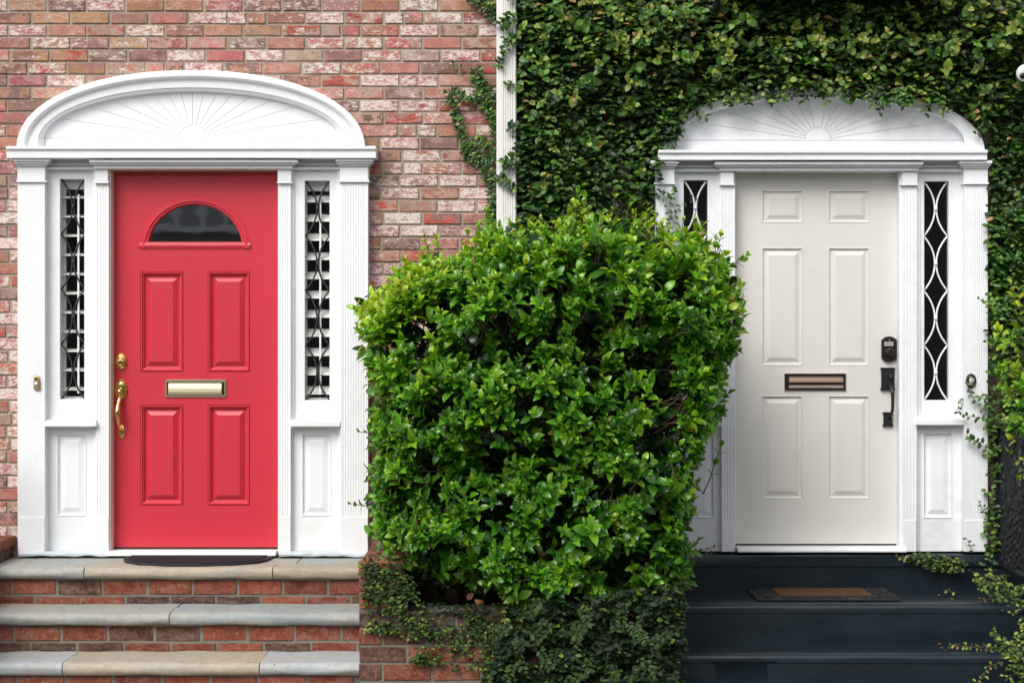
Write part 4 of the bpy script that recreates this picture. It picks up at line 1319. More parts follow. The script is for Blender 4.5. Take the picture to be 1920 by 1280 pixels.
def shoot(ls, p, d, length, npair, L0, age, r, tipyoung=1, droop=0.0, spent=False):
    """a shoot with opposite leaves: older ones low, young ones at the tip. age: palette index of its oldest leaf"""
    d = Vector(d).normalized()
    a = d.cross(Vector((r.uniform(-1, 1), r.uniform(-1, 1), r.uniform(-1, 1))))
    if a.length < .05: a = d.cross(Vector((0.3, 0.9, 0.1)))
    a.normalize()
    b = d.cross(a)
    for k in range(npair):
        u = (k + 0.6) / npair
        th = k * math.pi / 2 + r.uniform(-.35, .35)
        for s in (0, math.pi):
            if r.random() < 0.06: continue
            side = a * math.cos(th + s) + b * math.sin(th + s)
            al = R(74 - 46 * u + r.uniform(-14, 14))
            t = d * math.cos(al) + side * math.sin(al) - Vector((0, 0, droop * (1 - u)))
            n = d * math.sin(al) - side * math.cos(al) + Vector((r.uniform(-.25, .25), r.uniform(-.25, .25), r.uniform(-.1, .45)))
            L = L0 * (1.08 - 0.42 * u) * r.uniform(.62, 1.22)
            c = age + (tipyoung if u > .6 else 0) + r.choice([-1, 0, 0, 0, 1])
            ci_ = max(0, min(7, c))
            if spent and r.random() < .012: ci_ = r.choice([8, 8, 9])
            ls.add(tuple(p + d * (length * u)), tuple(t), tuple(n), L, L * r.uniform(.21, .30), ci_)

# ------------------------------------------------------------------ the clipped shrub in the planter
r = random.Random(99)
YM = -0.76                                     # where its outline is widest
TOP = [(668, 592), (700, 562), (735, 535), (765, 512), (800, 492), (850, 490), (885, 482), (900, 452), (925, 440), (965, 432), (1005, 440), (1040, 434), (1065, 416), (1100, 408), (1130, 416), (1180, 414), (1215, 440), (1260, 452), (1300, 446), (1340, 470), (1370, 510), (1388, 560), (1392, 600)]
RIGHT = [(560, 1383), (600, 1386), (640, 1376), (700, 1354), (780, 1338), (840, 1320), (900, 1296), (960, 1286), (1010, 1278), (1050, 1284), (1090, 1282), (1120, 1262), (1160, 1230)]
LEFT = [(580, 676), (620, 680), (670, 692), (720, 704), (800, 706), (900, 704), (960, 706), (1000, 714), (1040, 740), (1080, 790), (1130, 900), (1160, 960)]
BOT = [(690, 1000), (720, 1035), (790, 1062), (860, 1080), (910, 1092), (950, 1120), (1010, 1135), (1080, 1125), (1150, 1120), (1220, 1130), (1280, 1112), (1300, 1095)]
def hedge_f(px, py):
    """0 at the outline, 1 well inside"""
    et = (py - interp(TOP, px)) / 150.0
    el = (px - interp(LEFT, py)) / 45.0
    er = (interp(RIGHT, py) - px) / 80.0
    eb = (interp(BOT, px) - py) / 22.0
    if min(et, el, er, eb) <= 0: return None
    rd = lambda e: math.sqrt(max(0, 1 - (1 - min(e, 1)) ** 2))
    return rd(et) * rd(el) * rd(er) * rd(eb)
def hedge_front(px, py):
    f = hedge_f(px, py)
    if f is None: return None
    x, z = X(px, YM), Z(py, YM)
    b = 0.15 * nz(x * 3.4, 2.0, z * 3.4) + 0.07 * nz(x * 8, 5.0, z * 8)
    b += 0.22 * math.exp(-((px - 1190) / 120) ** 2 - ((py - 655) / 45) ** 2) + 0.18 * math.exp(-((px - 870) / 110) ** 2 - ((py - 650) / 40) ** 2) + 0.15 * math.exp(-((px - 890) / 60) ** 2 - ((py - 880) / 30) ** 2) + 0.2 * math.exp(-((px - 820) / 110) ** 2 - ((py - 1090) / 40) ** 2)
    y = YM - 0.60 * f + b * min(1, f * 2)
    return Vector((X(px, y), y, Z(py, y)))
hedge = thing('clipped_shrub', (0.03, -0.65, PF - 0.05), 'large box-clipped glossy green shrub in the brick planter between the doors', 'shrub')
ls = Leaves('big')
twigs = MB()
n_ok = 0
while n_ok < 2500:
    px, py = r.uniform(660, 1400), r.uniform(400, 1140)
    c = hedge_front(px, py)
    if c is None: continue
    if n_ok > 1800 and hedge_f(px, py) > .75: continue
    cx_, cz_ = hedge_front(px + 6, py), hedge_front(px, py + 6)
    if cx_ is None or cz_ is None:
        nrm = Vector(((px - 1030) / 400, -.4, (780 - py) / 400)).normalized()
    else:
        nrm = (cx_ - c).cross(cz_ - c); nrm.normalize()
        if nrm.y > 0: nrm = -nrm
        nrm = (nrm * 0.5 + Vector(((px - 1030) / 700, -0.35, (700 - py) / 900))).normalized()
    dens = nz(c.x * 2.6 + 7, 1.5, c.z * 2.6)
    hole = 0.55 if (980 < px < 1330 and 590 < py < 720) or (760 < px < 950 and 600 < py < 700) else 0.0
    gapn = nz(c.x * 9 + 2, 6.1, c.z * 9) + 0.5 * nz(c.x * 5, 2.1, c.z * 5)
    if hedge_f(px, py) > .8 and gapn < 0.06 and r.random() < .95: continue
    if r.random() < max(0.0, -dens * 1.5) + hole * (0.55 + nz(px * .02, 3, py * .02)): continue
    n_ok += 1
    up = Vector((0, 0, 1))
    d = (nrm * 0.75 + up * 0.55 + Vector((r.uniform(-.55, .55), r.uniform(-.4, .3), r.uniform(-.35, .45)))).normalized()
    ln = r.uniform(0.05, 0.13)
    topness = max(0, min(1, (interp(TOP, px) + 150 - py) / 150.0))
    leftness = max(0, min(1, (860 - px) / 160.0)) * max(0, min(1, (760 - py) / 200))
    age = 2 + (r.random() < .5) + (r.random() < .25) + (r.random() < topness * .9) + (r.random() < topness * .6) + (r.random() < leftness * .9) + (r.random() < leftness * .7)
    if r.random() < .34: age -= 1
    big = r.random() < .16
    shoot(ls, c - d * ln * 0.75 + nrm * r.uniform(-.06, .03), d, ln, r.choice([3, 3, 4, 4]), r.uniform(.050, .076) * (1.28 if big else 1), age, r, 1, 0.0, True)
    if r.random() < .22:
        q = c - d * ln
        twigs.tube([q - nrm * .14 - up * .05 + Vector((r.uniform(-.09, .09), r.uniform(0, .06), r.uniform(-.09, .05))), q, c], [0.003, 0.0024, 0.0014], 5)
# inner older leaves and shrub back, greens darkened to paint the interior shade
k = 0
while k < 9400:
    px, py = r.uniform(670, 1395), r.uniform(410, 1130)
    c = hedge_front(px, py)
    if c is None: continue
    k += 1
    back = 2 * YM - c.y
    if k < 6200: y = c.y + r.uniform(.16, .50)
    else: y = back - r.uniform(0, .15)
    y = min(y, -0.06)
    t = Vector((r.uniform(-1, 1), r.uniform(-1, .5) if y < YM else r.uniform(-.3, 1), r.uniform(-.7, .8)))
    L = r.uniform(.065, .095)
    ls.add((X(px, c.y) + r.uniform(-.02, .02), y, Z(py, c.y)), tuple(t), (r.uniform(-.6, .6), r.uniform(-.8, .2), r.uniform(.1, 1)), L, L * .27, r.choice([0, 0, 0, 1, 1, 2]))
for _ in range(420):                           # low leaves above the soil, shade of the hollow put into their colour
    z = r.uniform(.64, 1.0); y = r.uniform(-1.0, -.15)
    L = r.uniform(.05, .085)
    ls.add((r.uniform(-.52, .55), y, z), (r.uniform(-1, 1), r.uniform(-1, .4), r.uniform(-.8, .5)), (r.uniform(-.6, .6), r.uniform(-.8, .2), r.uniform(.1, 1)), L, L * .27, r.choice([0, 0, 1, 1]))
# free sprigs that break the outline (start, end, leaf pairs)
SPRIGS = [((1330, 520), (1392, 488), -0.75, 6, .060, 3), ((1290, 545), (1400, 478), -0.8, 9, .062, 3), ((1068, 455), (1072, 378), -0.62, 6, .055, 5), ((1090, 455), (1095, 385), -0.62, 7, .052, 6), ((1165, 440), (1183, 372), -0.60, 5, .06, 3), ((1190, 450), (1207, 398), -0.66, 4, .05, 5),
          ((720, 600), (676, 590), -0.8, 5, .065, 4), ((715, 640), (680, 625), -0.85, 4, .065, 3), ((725, 815), (672, 808), -0.9, 4, .045, 2), ((700, 950), (655, 942), -0.8, 4, .045, 2), ((1345, 670), (1384, 655), -0.9, 5, .058, 2), ((1350, 600), (1392, 555), -0.8, 5, .062, 3), ((1345, 760), (1366, 735), -0.9, 3, .06, 3),
          ((1330, 900), (1352, 830), -0.9, 4, .06, 3), ((1285, 1040), (1308, 1010), -0.9, 3, .075, 3), ((945, 470), (940, 432), -0.7, 4, .06, 4), ((760, 540), (742, 512), -0.7, 4, .06, 5), ((815, 520), (808, 480), -0.7, 4, .06, 4), ((730, 580), (735, 540), -0.62, 4, .055, 7), ((1240, 470), (1236, 428), -0.7, 4, .06, 4), ((1310, 470), (1312, 432), -0.75, 4, .06, 4), ((720, 1085), (700, 1068), -1.15, 4, .055, 6), ((712, 1100), (722, 1075), -1.16, 3, .05, 6), ((985, 455), (992, 425), -0.7, 3, .06, 4), ((1130, 450), (1128, 405), -0.68, 4, .06, 4)]
for _ in range(95):                            # upright young shoots that roughen the clipped top
    px = r.uniform(690, 1385)
    py = interp(TOP, px) + r.uniform(4, 60)
    up_ = r.uniform(22, 62) * (1.35 if 1030 < px < 1220 else 1)
    SPRIGS.append(((px, py), (px + r.uniform(-16, 16), py - up_), YM + r.uniform(-.16, .16), r.choice([3, 4, 5]), r.uniform(.048, .066), r.choice([3, 4, 4, 5, 5])))
for (a, b, y, npair, L0, age) in SPRIGS:
    A, B = Vector((X(a[0], y), y, Z(a[1], y))), Vector((X(b[0], y), y - 0.04, Z(b[1], y)))
    shoot(ls, A, (B - A), (B - A).length, npair, L0, age, r, 1)
    twigs.tube([A - (B - A) * .4 + Vector((0, .06, 0)), A, B], [0.004, 0.003, 0.0014], 5)
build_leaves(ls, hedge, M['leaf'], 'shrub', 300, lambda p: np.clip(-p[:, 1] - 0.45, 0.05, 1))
# woody stems
for k in range(16):
    bx, by = r.uniform(-.28, .30), r.uniform(-.85, -.4)
    p0 = Vector((bx, by, PF - 0.10))
    tp = Vector((bx * 2.2 + r.uniform(-.2, .2), by + r.uniform(-.3, .3), r.uniform(1.6, 2.35)))
    pts = [p0.lerp(tp, q / 6) + Vector((r.uniform(-.03, .03), r.uniform(-.03, .03), 0)) * (q > 0) for q in range(7)]
    m_ = MB(); m_.tube(pts, [0.016 - .0019 * q for q in range(7)], 7); m_.build('stem', M['twig'], hedge, smooth=True)
o = twigs.build('twigs', M['twig'], hedge, weld=False); o['kind'] = 'stuff'
# dead leaves caught in the shrub
dms = leaf_meshes('dead', 'big', M['dead'])
for (px, py, y, L, a) in ((1012, 1048, -1.16, .06, 20), (1034, 1058, -1.17, .065, 70), (1046, 1066, -1.18, .06, 110), (1055, 1080, -1.17, .065, -80), (1040, 1082, -1.15, .05, 160), (890, 1142, -1.18, .06, -80), (905, 1136, -1.18, .055, -50), (876, 1124, -1.15, .045, 40)):
    o = bpy.data.objects.new('dead_leaf', dms[r.randrange(3)]); COL.objects.link(o); o.parent = hedge
    o.location = Vector((X(px, y), y, Z(py, y))) - origin(hedge)
    o.rotation_euler = (R(r.uniform(40, 110)), R(a), R(r.uniform(-40, 40))); o.scale = (L * .34, L, L * 1.6)

# ------------------------------------------------------------------ climbing fig on the right-hand house
def inpoly(poly, x, y):
    c = False; n = len(poly); j = n - 1
    for i in range(n):
        if (poly[i][1] > y) != (poly[j][1] > y) and x < (poly[j][0] - poly[i][0]) * (y - poly[i][1]) / (poly[j][1] - poly[i][1]) + poly[i][0]: c = not c
        j = i
    return c

def wall_leaf(ls, p, L, c, r, out=(0, -1, 0), flat=0.75):
    """leaf held out from the wall, its face tipped up and outward"""
    o_ = Vector(out)
    sidev = o_.cross(Vector((0, 0, 1)))
    t = sidev * r.choice([-1, 1]) * r.uniform(.35, 1.1) + o_ * r.uniform(.05, .7) + Vector((0, 0, r.uniform(-.75, .15)))
    n = o_ * r.uniform(.25, .8) + Vector((0, 0, r.uniform(.35, 1.0) * flat + .1)) + sidev * r.uniform(-.35, .35)
    ls.add(tuple(p), tuple(t), tuple(n), L, L * r.uniform(.27, .36), c)

fig = thing('climbing_fig', (X(1100), -0.05, 0.0), 'dark green ivy covering the wall around the ivory door', 'climbing plant', 'wall climbers')
r = random.Random(17)
CURTAIN = [(962, -40), (1960, -40), (1960, 900), (1905, 870), (1868, 640), (1856, 520), (1850, 400), (1858, 300), (1853, 268), (1838, 232), (1806, 206), (1760, 194), (1715, 178), (1690, 190), (1672, 180), (1655, 198), (1640, 172), (1600, 188), (1580, 166), (1540, 180), (1500, 156), (1470, 166), (1430, 158), (1400, 170), (1372, 178), (1345, 170), (1314, 198), (1288, 212), (1276, 240), (1256, 264), (1245, 290), (1232, 330), (1226, 400), (1220, 470), (1240, 560), (1240, 640), (966, 640), (968, 300)]
EDGE = [(1262, 262), (1292, 215), (1372, 180), (1470, 166), (1580, 172), (1715, 180), (1825, 215), (1852, 260)]
ls = Leaves('small')
bigl = Leaves('big')
def fig_depth(x, z, px, py):
    """how far the plant stands off the wall there"""
    b = 0.5 + 0.5 * nz(x * 2.2, 4.0, z * 2.2) + 0.35 * nz(x * 6, 8.0, z * 6)
    hi = max(0, min(1, (240 - py) / 200)) * max(0, min(1, (px - 1000) / 200))
    d = 0.05 + 0.10 * b + 0.16 * hi * (0.6 + 0.6 * b)
    if 1400 < px < 1770 and py < 70: d *= 0.35
    return max(0.02, d)
k = 0
while k < 22000:
    px, py = r.uniform(950, 1960), r.uniform(-40, 900)
    if not inpoly(CURTAIN, px, py): continue
    if 970 < px < 1225 and py > 500 and r.random() < .6: continue
    x, z = X(px, -.1), Z(py, -.1)
    d = fig_depth(x, z, px, py)
    dens = nz(x * 4.5 + 3, 7.7, z * 4.5)
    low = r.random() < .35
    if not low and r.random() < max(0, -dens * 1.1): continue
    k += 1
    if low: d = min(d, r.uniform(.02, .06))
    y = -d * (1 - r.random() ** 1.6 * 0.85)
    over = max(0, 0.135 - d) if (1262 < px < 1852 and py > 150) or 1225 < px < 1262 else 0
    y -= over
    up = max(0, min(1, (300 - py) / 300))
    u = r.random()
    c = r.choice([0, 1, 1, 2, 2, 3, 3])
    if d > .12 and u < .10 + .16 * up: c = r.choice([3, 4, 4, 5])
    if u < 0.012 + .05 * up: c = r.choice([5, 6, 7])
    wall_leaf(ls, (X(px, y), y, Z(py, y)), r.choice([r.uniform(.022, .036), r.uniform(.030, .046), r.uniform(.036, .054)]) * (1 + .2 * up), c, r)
# leafy tips that stand clear of the mass
for _ in range(270):
    px, py = r.uniform(970, 1930), r.choice([r.uniform(-10, 210), r.uniform(-10, 120), r.uniform(0, 400)])
    if not inpoly(CURTAIN, px, py): continue
    x, z = X(px, -.1), Z(py, -.1)
    d = fig_depth(x, z, px, py) + r.uniform(.0, .06)
    shoot(bigl, Vector((X(px, -d), -d, Z(py, -d))), Vector((r.uniform(-.6, .6), -1, r.uniform(-.3, .5))), r.uniform(.04, .08), r.choice([2, 2, 3]), r.uniform(.042, .062), r.choice([2, 3, 3, 4]), r, r.choice([1, 2, 2]))
for i in range(len(bigl.W)): bigl.W[i] *= 1.35
# fringe over the arch and the right-hand pilaster
def trail(ls, pts, y, n, L, pal, r, spread=0.008, twig=None, rt=0.0016):
    """a trailing stem with alternate leaves; pts are picture measures at depth y"""
    P = [Vector((X(p[0], p[2] if len(p) > 2 else y), (p[2] if len(p) > 2 else y), Z(p[1], p[2] if len(p) > 2 else y))) for p in pts]
    seg = [(P[i + 1] - P[i]).length for i in range(len(P) - 1)]; tot = sum(seg)
    if twig is not None: twig.tube(P, rt, 5)
    for k in range(n):
        s = tot * (k + .5) / n; i = 0
        while i < len(seg) - 1 and s > seg[i]: s -= seg[i]; i += 1
        q = P[i].lerp(P[i + 1], min(1, s / seg[i]))
        d = (P[i + 1] - P[i]).normalized()
        side = d.cross(Vector((0, -1, 0))) * (1 if k % 2 else -1)
        t = side * r.uniform(.6, 1.1) + d * r.uniform(.1, .6) + Vector((0, r.uniform(-.5, .05), r.uniform(-.35, .1)))
        nn = Vector((r.uniform(-.35, .35), -r.uniform(.5, 1), r.uniform(.2, .8)))
        ls.add(tuple(q + Vector((r.uniform(-1, 1), -abs(r.uniform(0, 1)), r.uniform(-1, 1))) * spread), tuple(t), tuple(nn), L * r.uniform(.75, 1.2), L * r.uniform(.24, .34), r.choice(pal))
stems = MB()
for (pts, y, n, L) in (
        ([(1290, 195), (1302, 215), (1325, 222)], -.13, 12, .036), ([(1440, 165), (1448, 180), (1450, 196)], -.13, 9, .026), ([(1380, 170), (1384, 190)], -.13, 8, .03), ([(1400, 172), (1450, 186), (1500, 180), (1560, 182)], -.12, 22, .024),
        ([(1545, 150), (1560, 172), (1590, 186)], -.16, 18, .036), ([(1640, 160), (1652, 180), (1664, 194)], -.17, 14, .040), ([(1690, 165), (1694, 176), (1700, 186)], -.15, 8, .032), ([(1850, 225), (1842, 240), (1832, 252)], -.13, 10, .032), ([(1475, 140), (1480, 158)], -.15, 8, .04),
        ([(1236, 360), (1250, 372), (1262, 366)], -.11, 8, .030), ([(1255, 375), (1257, 400), (1252, 420), (1244, 440)], -.10, 10, .030), ([(1284, 378), (1270, 395), (1262, 412), (1262, 430), (1260, 450)], -.10, 11, .030), ([(1310, 370), (1290, 374)], -.06, 3, .024),
        ([(1262, 345), (1263, 362)], -.11, 4, .028), ([(1228, 420), (1240, 440), (1238, 470)], -.11, 9, .032), ([(1275, 250), (1262, 270), (1258, 284)], -.13, 9, .03),
        ([(1815, 705), (1814, 722), (1822, 742), (1832, 758), (1846, 770)], -.11, 11, .028), ([(1850, 790), (1835, 782), (1815, 780), (1800, 775), (1792, 768)], -.12, 12, .026), ([(1798, 748), (1806, 762)], -.06, 4, .026), ([(1850, 842), (1838, 832), (1824, 824), (1810, 815)], -.12, 12, .032),
        ([(1870, 640), (1855, 628), (1848, 640)], -.12, 6, .03), ([(1840, 740), (1848, 755), (1855, 770)], -.13, 10, .032), ([(1845, 960), (1838, 945), (1834, 938)], -.11, 4, .022), ([(1824, 1035), (1818, 1020), (1812, 1008)], -.13, 5, .022), ([(1360, 1048), (1330, 1030), (1300, 1032)], -.13, 0, .02)):
    if n: trail(ls, pts, y, n, L, [1, 2, 2, 3], r, .008, stems)
for _ in range(26):                            # ragged hanging tips along the arch
    px = r.uniform(1330, 1780); py = interp(EDGE, px) + r.uniform(-14, 0)
    ln = r.uniform(8, 30) * (1.3 if r.random() < .25 else 1)
    y = -r.uniform(.115, .19)
    trail(ls, [(px, py - 14), (px + r.uniform(-8, 8), py + ln * .5), (px + r.uniform(-14, 14), py + ln)], y, r.randint(5, 13), r.uniform(.028, .042), [1, 2, 2, 3, 3, 4], r, .010, stems)
# right-hand margin beside the railing: down to the steps
k = 0
SIDE = [(1852, 470), (1880, 470), (1960, 600), (1960, 830), (1880, 830), (1872, 900), (1872, 1060), (1850, 1060), (1842, 980), (1850, 900), (1846, 820), (1852, 700)]
while k < 1100:
    px, py = r.uniform(1835, 1960), r.uniform(470, 1065)
    if not inpoly(SIDE, px, py): continue
    k += 1
    y = -r.uniform(.04, .16)
    wall_leaf(ls, (X(px, y), y, Z(py, y)), r.uniform(.022, .036), r.choice([1, 2, 2, 3, 3, 4]), r)
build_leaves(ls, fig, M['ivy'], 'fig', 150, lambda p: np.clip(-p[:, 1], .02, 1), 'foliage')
build_leaves(bigl, fig, M['ivy'], 'fig', 150, lambda p: np.clip(-p[:, 1], .02, 1), 'leafy_tips')
for k in range(40):
    px = r.uniform(970, 1930); py = r.uniform(-30, 500)
    pts = []
    for q in range(9):
        pts.append((X(px, -.03), -.025 - .01 * r.random(), Z(py, -.03))); px += r.uniform(-22, 22); py += r.uniform(10, 40)
        if not inpoly(CURTAIN, px, py): break
    if len(pts) > 2: stems.tube(pts, r.uniform(.003, .006), 5)
o = stems.build('stems', M['twig'], fig, weld=False); o['kind'] = 'stuff'

# ------------------------------------------------------------------ sprays of fig on the brick, left of the downspout
sp = thing('climbing_fig', (X(915), -0.03, Z(480)), 'thin fan-shaped spray of ivy climbing the red brick beside the downspout', 'climbing plant', 'wall climbers')
ls = Leaves('small'); st = MB()
r = random.Random(31)
def spray(paths):
    for (pts, n, L, spread) in paths:
        for _ in range(2): trail(ls, pts, -.022, n, L, [1, 1, 2, 2, 2, 3, 4], r, spread * 1.25, st if _ == 0 else None)
spray([([(928, 520), (926, 470), (922, 420), (926, 370), (920, 330)], 120, .026, .022), ([(930, 345), (905, 310), (880, 285), (866, 255), (858, 225), (846, 190), (842, 170)], 105, .027, .017), ([(932, 300), (905, 300), (880, 296), (868, 272)], 55, .026, .018), ([(932, 290), (915, 275), (900, 262), (884, 270)], 40, .026, .016),
       ([(932, 235), (915, 205), (903, 180), (893, 150), (890, 130)], 85, .027, .02), ([(930, 215), (910, 195), (880, 185), (858, 178), (850, 165)], 55, .024, .013), ([(930, 195), (918, 170), (905, 150), (890, 140)], 40, .025, .018), ([(932, 260), (928, 240), (930, 220)], 40, .026, .02), ([(870, 140), (862, 128), (845, 122)], 8, .016, .008),
       ([(930, 30), (915, 10), (895, -2), (880, -10)], 60, .03, .022), ([(934, 20), (926, 26), (921, 34)], 22, .026, .014), ([(918, 455), (910, 442), (902, 440)], 20, .022, .012), ([(932, 420), (920, 400), (924, 380)], 40, .026, .018)])
# leaves that reach over the downspout
spray([([(966, 28, -.13), (950, 40, -.135), (940, 48, -.12)], 14, .042, .012), ([(968, 75, -.13), (955, 72, -.13), (950, 85, -.13)], 14, .036, .014), ([(932, 130, -.11), (938, 115, -.115), (946, 95, -.115)], 16, .026, .012), ([(960, 155, -.11), (953, 160, -.115)], 5, .028, .012), ([(968, 230, -.12), (960, 238, -.12), (955, 236, -.12)], 9, .034, .012), ([(968, 300, -.12), (955, 302, -.125), (944, 308, -.12)], 24, .034, .016), ([(968, 355, -.12), (950, 342, -.12), (932, 328, -.11)], 11, .034, .006)])
build_leaves(ls, sp, M['ivy'], 'fig', 120, None, 'foliage')
o = st.build('stems', M['twig'], sp, weld=False); o['kind'] = 'stuff'

# ------------------------------------------------------------------ creeper over the planter front
cr = thing('creeping_vine', (0.05, -1.22, 0.3), 'small-leaved creeper spreading over the front of the brick planter', 'vine', 'creepers on the steps')
ls = Leaves('small'); r = random.Random(41)
def fill(ls, poly, n, yfun, Lr, pal, r, dens=1.0, freq=5.0, flat=.75):
    xs = [q[0] for q in poly]; ys = [q[1] for q in poly]; k = tries = 0
    while k < n and tries < n * 60:
        tries += 1
        px, py = r.uniform(min(xs), max(xs)), r.uniform(min(ys), max(ys))
        if not inpoly(poly, px, py): continue
        if r.random() < max(0, -nz(px * freq / 340, 3.3, py * freq / 340) * dens * 1.6): continue
        k += 1
        y = yfun(px, py)
        wall_leaf(ls, (X(px, y), y, Z(py, y)), r.uniform(*Lr), r.choice(pal), r, flat=flat)
sm = [0, 1, 1, 2, 2, 3, 4]
YPF = PY - 0.004
fill(ls, [(678, 1050), (720, 1050), (770, 1080), (800, 1150), (800, 1185), (760, 1170), (730, 1150), (700, 1165), (680, 1150), (674, 1090)], 420, lambda a, b: YPF - r.uniform(.004, .03), (.016, .028), sm, r, 1.4, 9)
fill(ls, [(690, 1160), (760, 1165), (800, 1150), (900, 1150), (960, 1190), (960, 1280), (890, 1262), (850, 1262), (830, 1245), (780, 1245), (775, 1225), (790, 1205), (745, 1190), (690, 1182)], 900, lambda a, b: YPF - r.uniform(.004, .035), (.014, .026), sm, r, 1.0, 9)
fill(ls, [(690, 1165), (745, 1185), (720, 1190), (685, 1185)], 40, lambda a, b: YPF - r.uniform(.004, .02), (.014, .022), [3, 4, 5], r, 1, 9)
fill(ls, [(770, 1232), (830, 1225), (840, 1250), (790, 1245)], 60, lambda a, b: YPF - r.uniform(.004, .02), (.014, .022), [2, 3, 4], r, 1, 9)
fill(ls, [(780, 1130), (960, 1130), (960, 1170), (820, 1160)], 160, lambda a, b: YPF - r.uniform(.0, .02), (.016, .026), [0, 0, 1], r, 1, 9)
fill(ls, [(680, 1040), (760, 1045), (775, 1090), (765, 1150), (690, 1150)], 260, lambda a, b: YPF - r.uniform(.004, .04), (.016, .028), [0, 1, 1, 2, 3], r, .6, 7)
build_leaves(ls, cr, M['creeper'], 'creeper', 150, None, 'foliage')

dk = thing('creeping_vine', (0.4, -1.25, 0.25), 'dense vine with shade painted into its leaves hanging below the shrub beside the dark steps', 'vine', 'creepers on the steps')
ls = Leaves('small'); r = random.Random(43)
def bulge(px, py):
    e = min(1, max(0, (px - 900) / 60)) * min(1, max(0, (1285 - px) / 40))
    b = 0.5 + 0.75 * nz(px * .02, 1, py * .02) + .4 * nz(px * .05, 4, py * .05)
    return YPF - 0.02 - 0.17 * e * max(.05, b) * r.uniform(.45, 1)
DK = [(940, 1140), (1000, 1125), (1150, 1110), (1290, 1090), (1282, 1130), (1276, 1180), (1285, 1220), (1268, 1240), (1262, 1300), (900, 1300), (925, 1240), (940, 1180)]
fill(ls, DK, 4200, bulge, (.022, .036), [0, 0, 0, 0, 1, 1], r, 1.3, 6)  # darkest greens carry the shade under the shrub's overhang
fill(ls, DK, 1300, lambda a, b: YPF - r.uniform(.006, .03), (.024, .036), [0, 0, 1], r, 0, 6)
fill(ls, DK, 260, lambda a, b: bulge(a, b) - .01, (.022, .036), [2, 3, 3, 4], r, 1.4, 8)
for k in range(34):
    px, py = r.uniform(950, 1260), r.uniform(1120, 1270)
    y = YPF - r.uniform(.08, .17)
    a = r.uniform(-2.6, -.5); pts = [(px + q * 11 * math.cos(a), py - q * 11 * math.sin(a), y - .004 * q) for q in range(5)]
    trail(ls, pts, y, 13, .030, [1, 1, 2, 2], r, .003, None)
# right flank of the planter and shrub foot
k = 0
while k < 700:
    y = -r.uniform(.15, 1.2); z = r.uniform(.25, 1.25)
    k += 1
    x = PX1 + r.uniform(-.02, .05) - .06 * max(0, z - .9)
    wall_leaf(ls, (x, y, z), r.uniform(.024, .036), r.choice([0, 1, 1, 2, 2, 3]), r, out=(1, 0, 0))
build_leaves(ls, dk, M['creeper'], 'creeper', 200, lambda p: np.clip(-p[:, 1] - .9, .02, 1), 'foliage')

# ------------------------------------------------------------------ creeper trailing over the right end of the dark steps
tr = thing('creeping_vine', (2.4, -0.5, 0.45), 'yellow-green creeper trailing over the right end of the dark steps', 'vine', 'creepers on the steps')
ls = Leaves('small'); st = MB(); r = random.Random(47)
yg = [0, 1, 2, 2, 3, 3, 4, 5]
fill(ls, [(1700, 1040), (1740, 1036), (1800, 1046), (1830, 1050), (1850, 1030), (1868, 1040), (1890, 1080), (1880, 1100), (1840, 1085), (1815, 1068), (1780, 1072), (1752, 1072), (1725, 1056), (1695, 1052)], 230, lambda a, b: -.135 - r.uniform(0, .03), (.018, .03), yg, r, 1.0, 7)
fill(ls, [(1820, 1080), (1850, 1070), (1880, 1090), (1960, 1085), (1960, 1300), (1880, 1270), (1890, 1240), (1870, 1215), (1845, 1235), (1855, 1200), (1865, 1160), (1872, 1120), (1840, 1110)], 700, lambda a, b: -.35 - .45 * min(1, max(0, (b - 1080) / 150)) - r.uniform(0, .22), (.018, .030), yg, r, 1.2, 6)
for (pts, y, n) in (([(1880, 1215), (1850, 1212), (1820, 1212), (1780, 1208)], -.80, 22), ([(1880, 1240), (1850, 1250), (1845, 1268), (1830, 1280)], -.92, 12), ([(1880, 1125), (1860, 1122), (1830, 1128)], -.55, 7), ([(1700, 1048), (1690, 1046), (1680, 1044)], -.12, 4), ([(1300, 1032, -.1), (1320, 1030, -.12), (1340, 1024, -.12)], -.12, 7), ([(1790, 1110), (1770, 1106)], -.35, 3), ([(1830, 1130, -.45), (1850, 1124, -.4), (1865, 1110, -.35)], -.4, 8)):
    trail(ls, pts, y, n, .022, [2, 3, 4, 5, 6], r, .006, st, .002)
for _ in range(26):       # leaves lying on the treads
    px, (ztr, y0, y1) = r.uniform(1300, 1850) if r.random() < .35 else r.uniform(1760, 1860), r.choice([(0.603, -.55, -.15), (0.399, -.85, -.62)])
    y = r.uniform(y0, y1); x = X(px, y)
    if px < 1720 and ztr > .5 and 1.24 < x < 2.05: continue
    a = r.uniform(0, 6.28)
    ls.add((x, y, ztr + .006), (math.cos(a), math.sin(a), .1), (r.uniform(-.3, .3), r.uniform(-.3, .3), 1), r.uniform(.018, .028), .008, r.choice([3, 4, 5, 6, 6]))
build_leaves(ls, tr, M['creeper'], 'creeper', 200, None, 'foliage')
o = st.build('stems', M['twig'], tr, weld=False); o['kind'] = 'stuff'

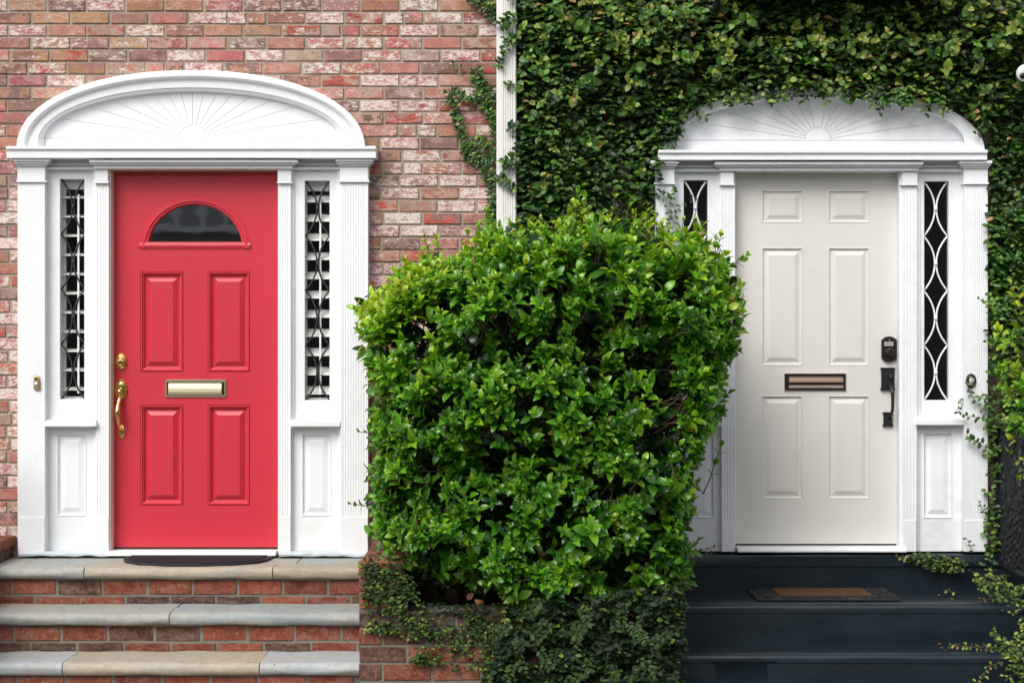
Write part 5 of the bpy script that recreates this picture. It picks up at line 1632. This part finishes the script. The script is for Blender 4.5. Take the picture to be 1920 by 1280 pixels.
# ------------------------------------------------------------------ lighter shrubs at the picture's edges
def loose_shrub(name, label, base, cent, rad, n, ages, L0, seed):
    r = random.Random(seed)
    s_ = thing(name, base, label, 'shrub', 'shrubs at the edges')
    ls = Leaves('big'); tw = MB()
    for k in range(n):
        d = Vector((r.gauss(0, 1), r.gauss(0, 1), r.gauss(0, 1))).normalized()
        f = r.uniform(.35, 1.0) ** .6
        p = Vector(cent) + Vector((d.x * rad[0], d.y * rad[1], d.z * rad[2])) * f
        dd = (d * .6 + Vector((0, -.2, .6)) + Vector((r.uniform(-.4, .4), r.uniform(-.4, .4), 0))).normalized()
        shoot(ls, p, dd, r.uniform(.05, .1), r.choice([2, 3, 4]), L0 * r.uniform(.8, 1.15), r.choice(ages), r, 1)
        tw.tube([Vector(cent) * .4 + p * .6 - Vector((0, 0, .05)), p, p + dd * .06], [.003, .002, .001], 5)
    return s_, ls, tw, r
s_, ls, tw, r = loose_shrub('leafy_shrub', 'yellow-green shrub spilling in beside the railing at the right edge', (2.95, -.45, 0.2), (2.86, -.42, 1.72), (.28, .25, .46), 190, [2, 3, 3, 4, 5, 6], .058, 71)
for (a, b, y, npair, L0, age) in (((1875, 590), (1828, 558), -.3, 4, .045, 3), ((1895, 690), (1880, 684), -.4, 3, .05, 5), ((1905, 580), (1892, 530), -.45, 4, .055, 6), ((1915, 600), (1905, 540), -.5, 4, .055, 6), ((1925, 790), (1888, 782), -.5, 4, .05, 5), ((1925, 860), (1898, 866), -.55, 3, .05, 5), ((1880, 630), (1866, 615), -.4, 4, .055, 6), ((1900, 640), (1872, 650), -.45, 4, .055, 5), ((1925, 880), (1908, 895), -.55, 3, .05, 5)):
    A, B = Vector((X(a[0], y), y, Z(a[1], y))), Vector((X(b[0], y), y - 0.04, Z(b[1], y)))
    shoot(ls, A, (B - A), (B - A).length, npair, L0, age, r, 1); tw.tube([A, B], [.003, .0014], 5)
build_leaves(ls, s_, M['leaf'], 'shrub', 60)
o = tw.build('twigs', M['twig'], s_, weld=False); o['kind'] = 'stuff'
m_ = MB(); m_.tube([(2.95, -.45, 0.0), (2.9, -.44, .6), (2.9, -.42, 1.2), (2.86, -.42, 1.9)], [.02, .016, .012, .006], 7); m_.build('stem', M['twig'], s_, smooth=True)
s_, ls, tw, r = loose_shrub('leafy_shrub', 'few dark green leaves of a shrub peeking in at the left edge', (-3.05, -.55, 0.0), (-2.82, -.5, 1.36), (.115, .2, .13), 40, [1, 2, 2], .045, 73)
build_leaves(ls, s_, M['leaf'], 'shrub', 20)
o = tw.build('twigs', M['twig'], s_, weld=False); o['kind'] = 'stuff'
m_ = MB(); m_.tube([(-3.05, -.55, 0.0), (-3.0, -.52, .7), (-2.86, -.5, 1.35)], [.014, .01, .006], 7); m_.build('stem', M['twig'], s_, smooth=True)
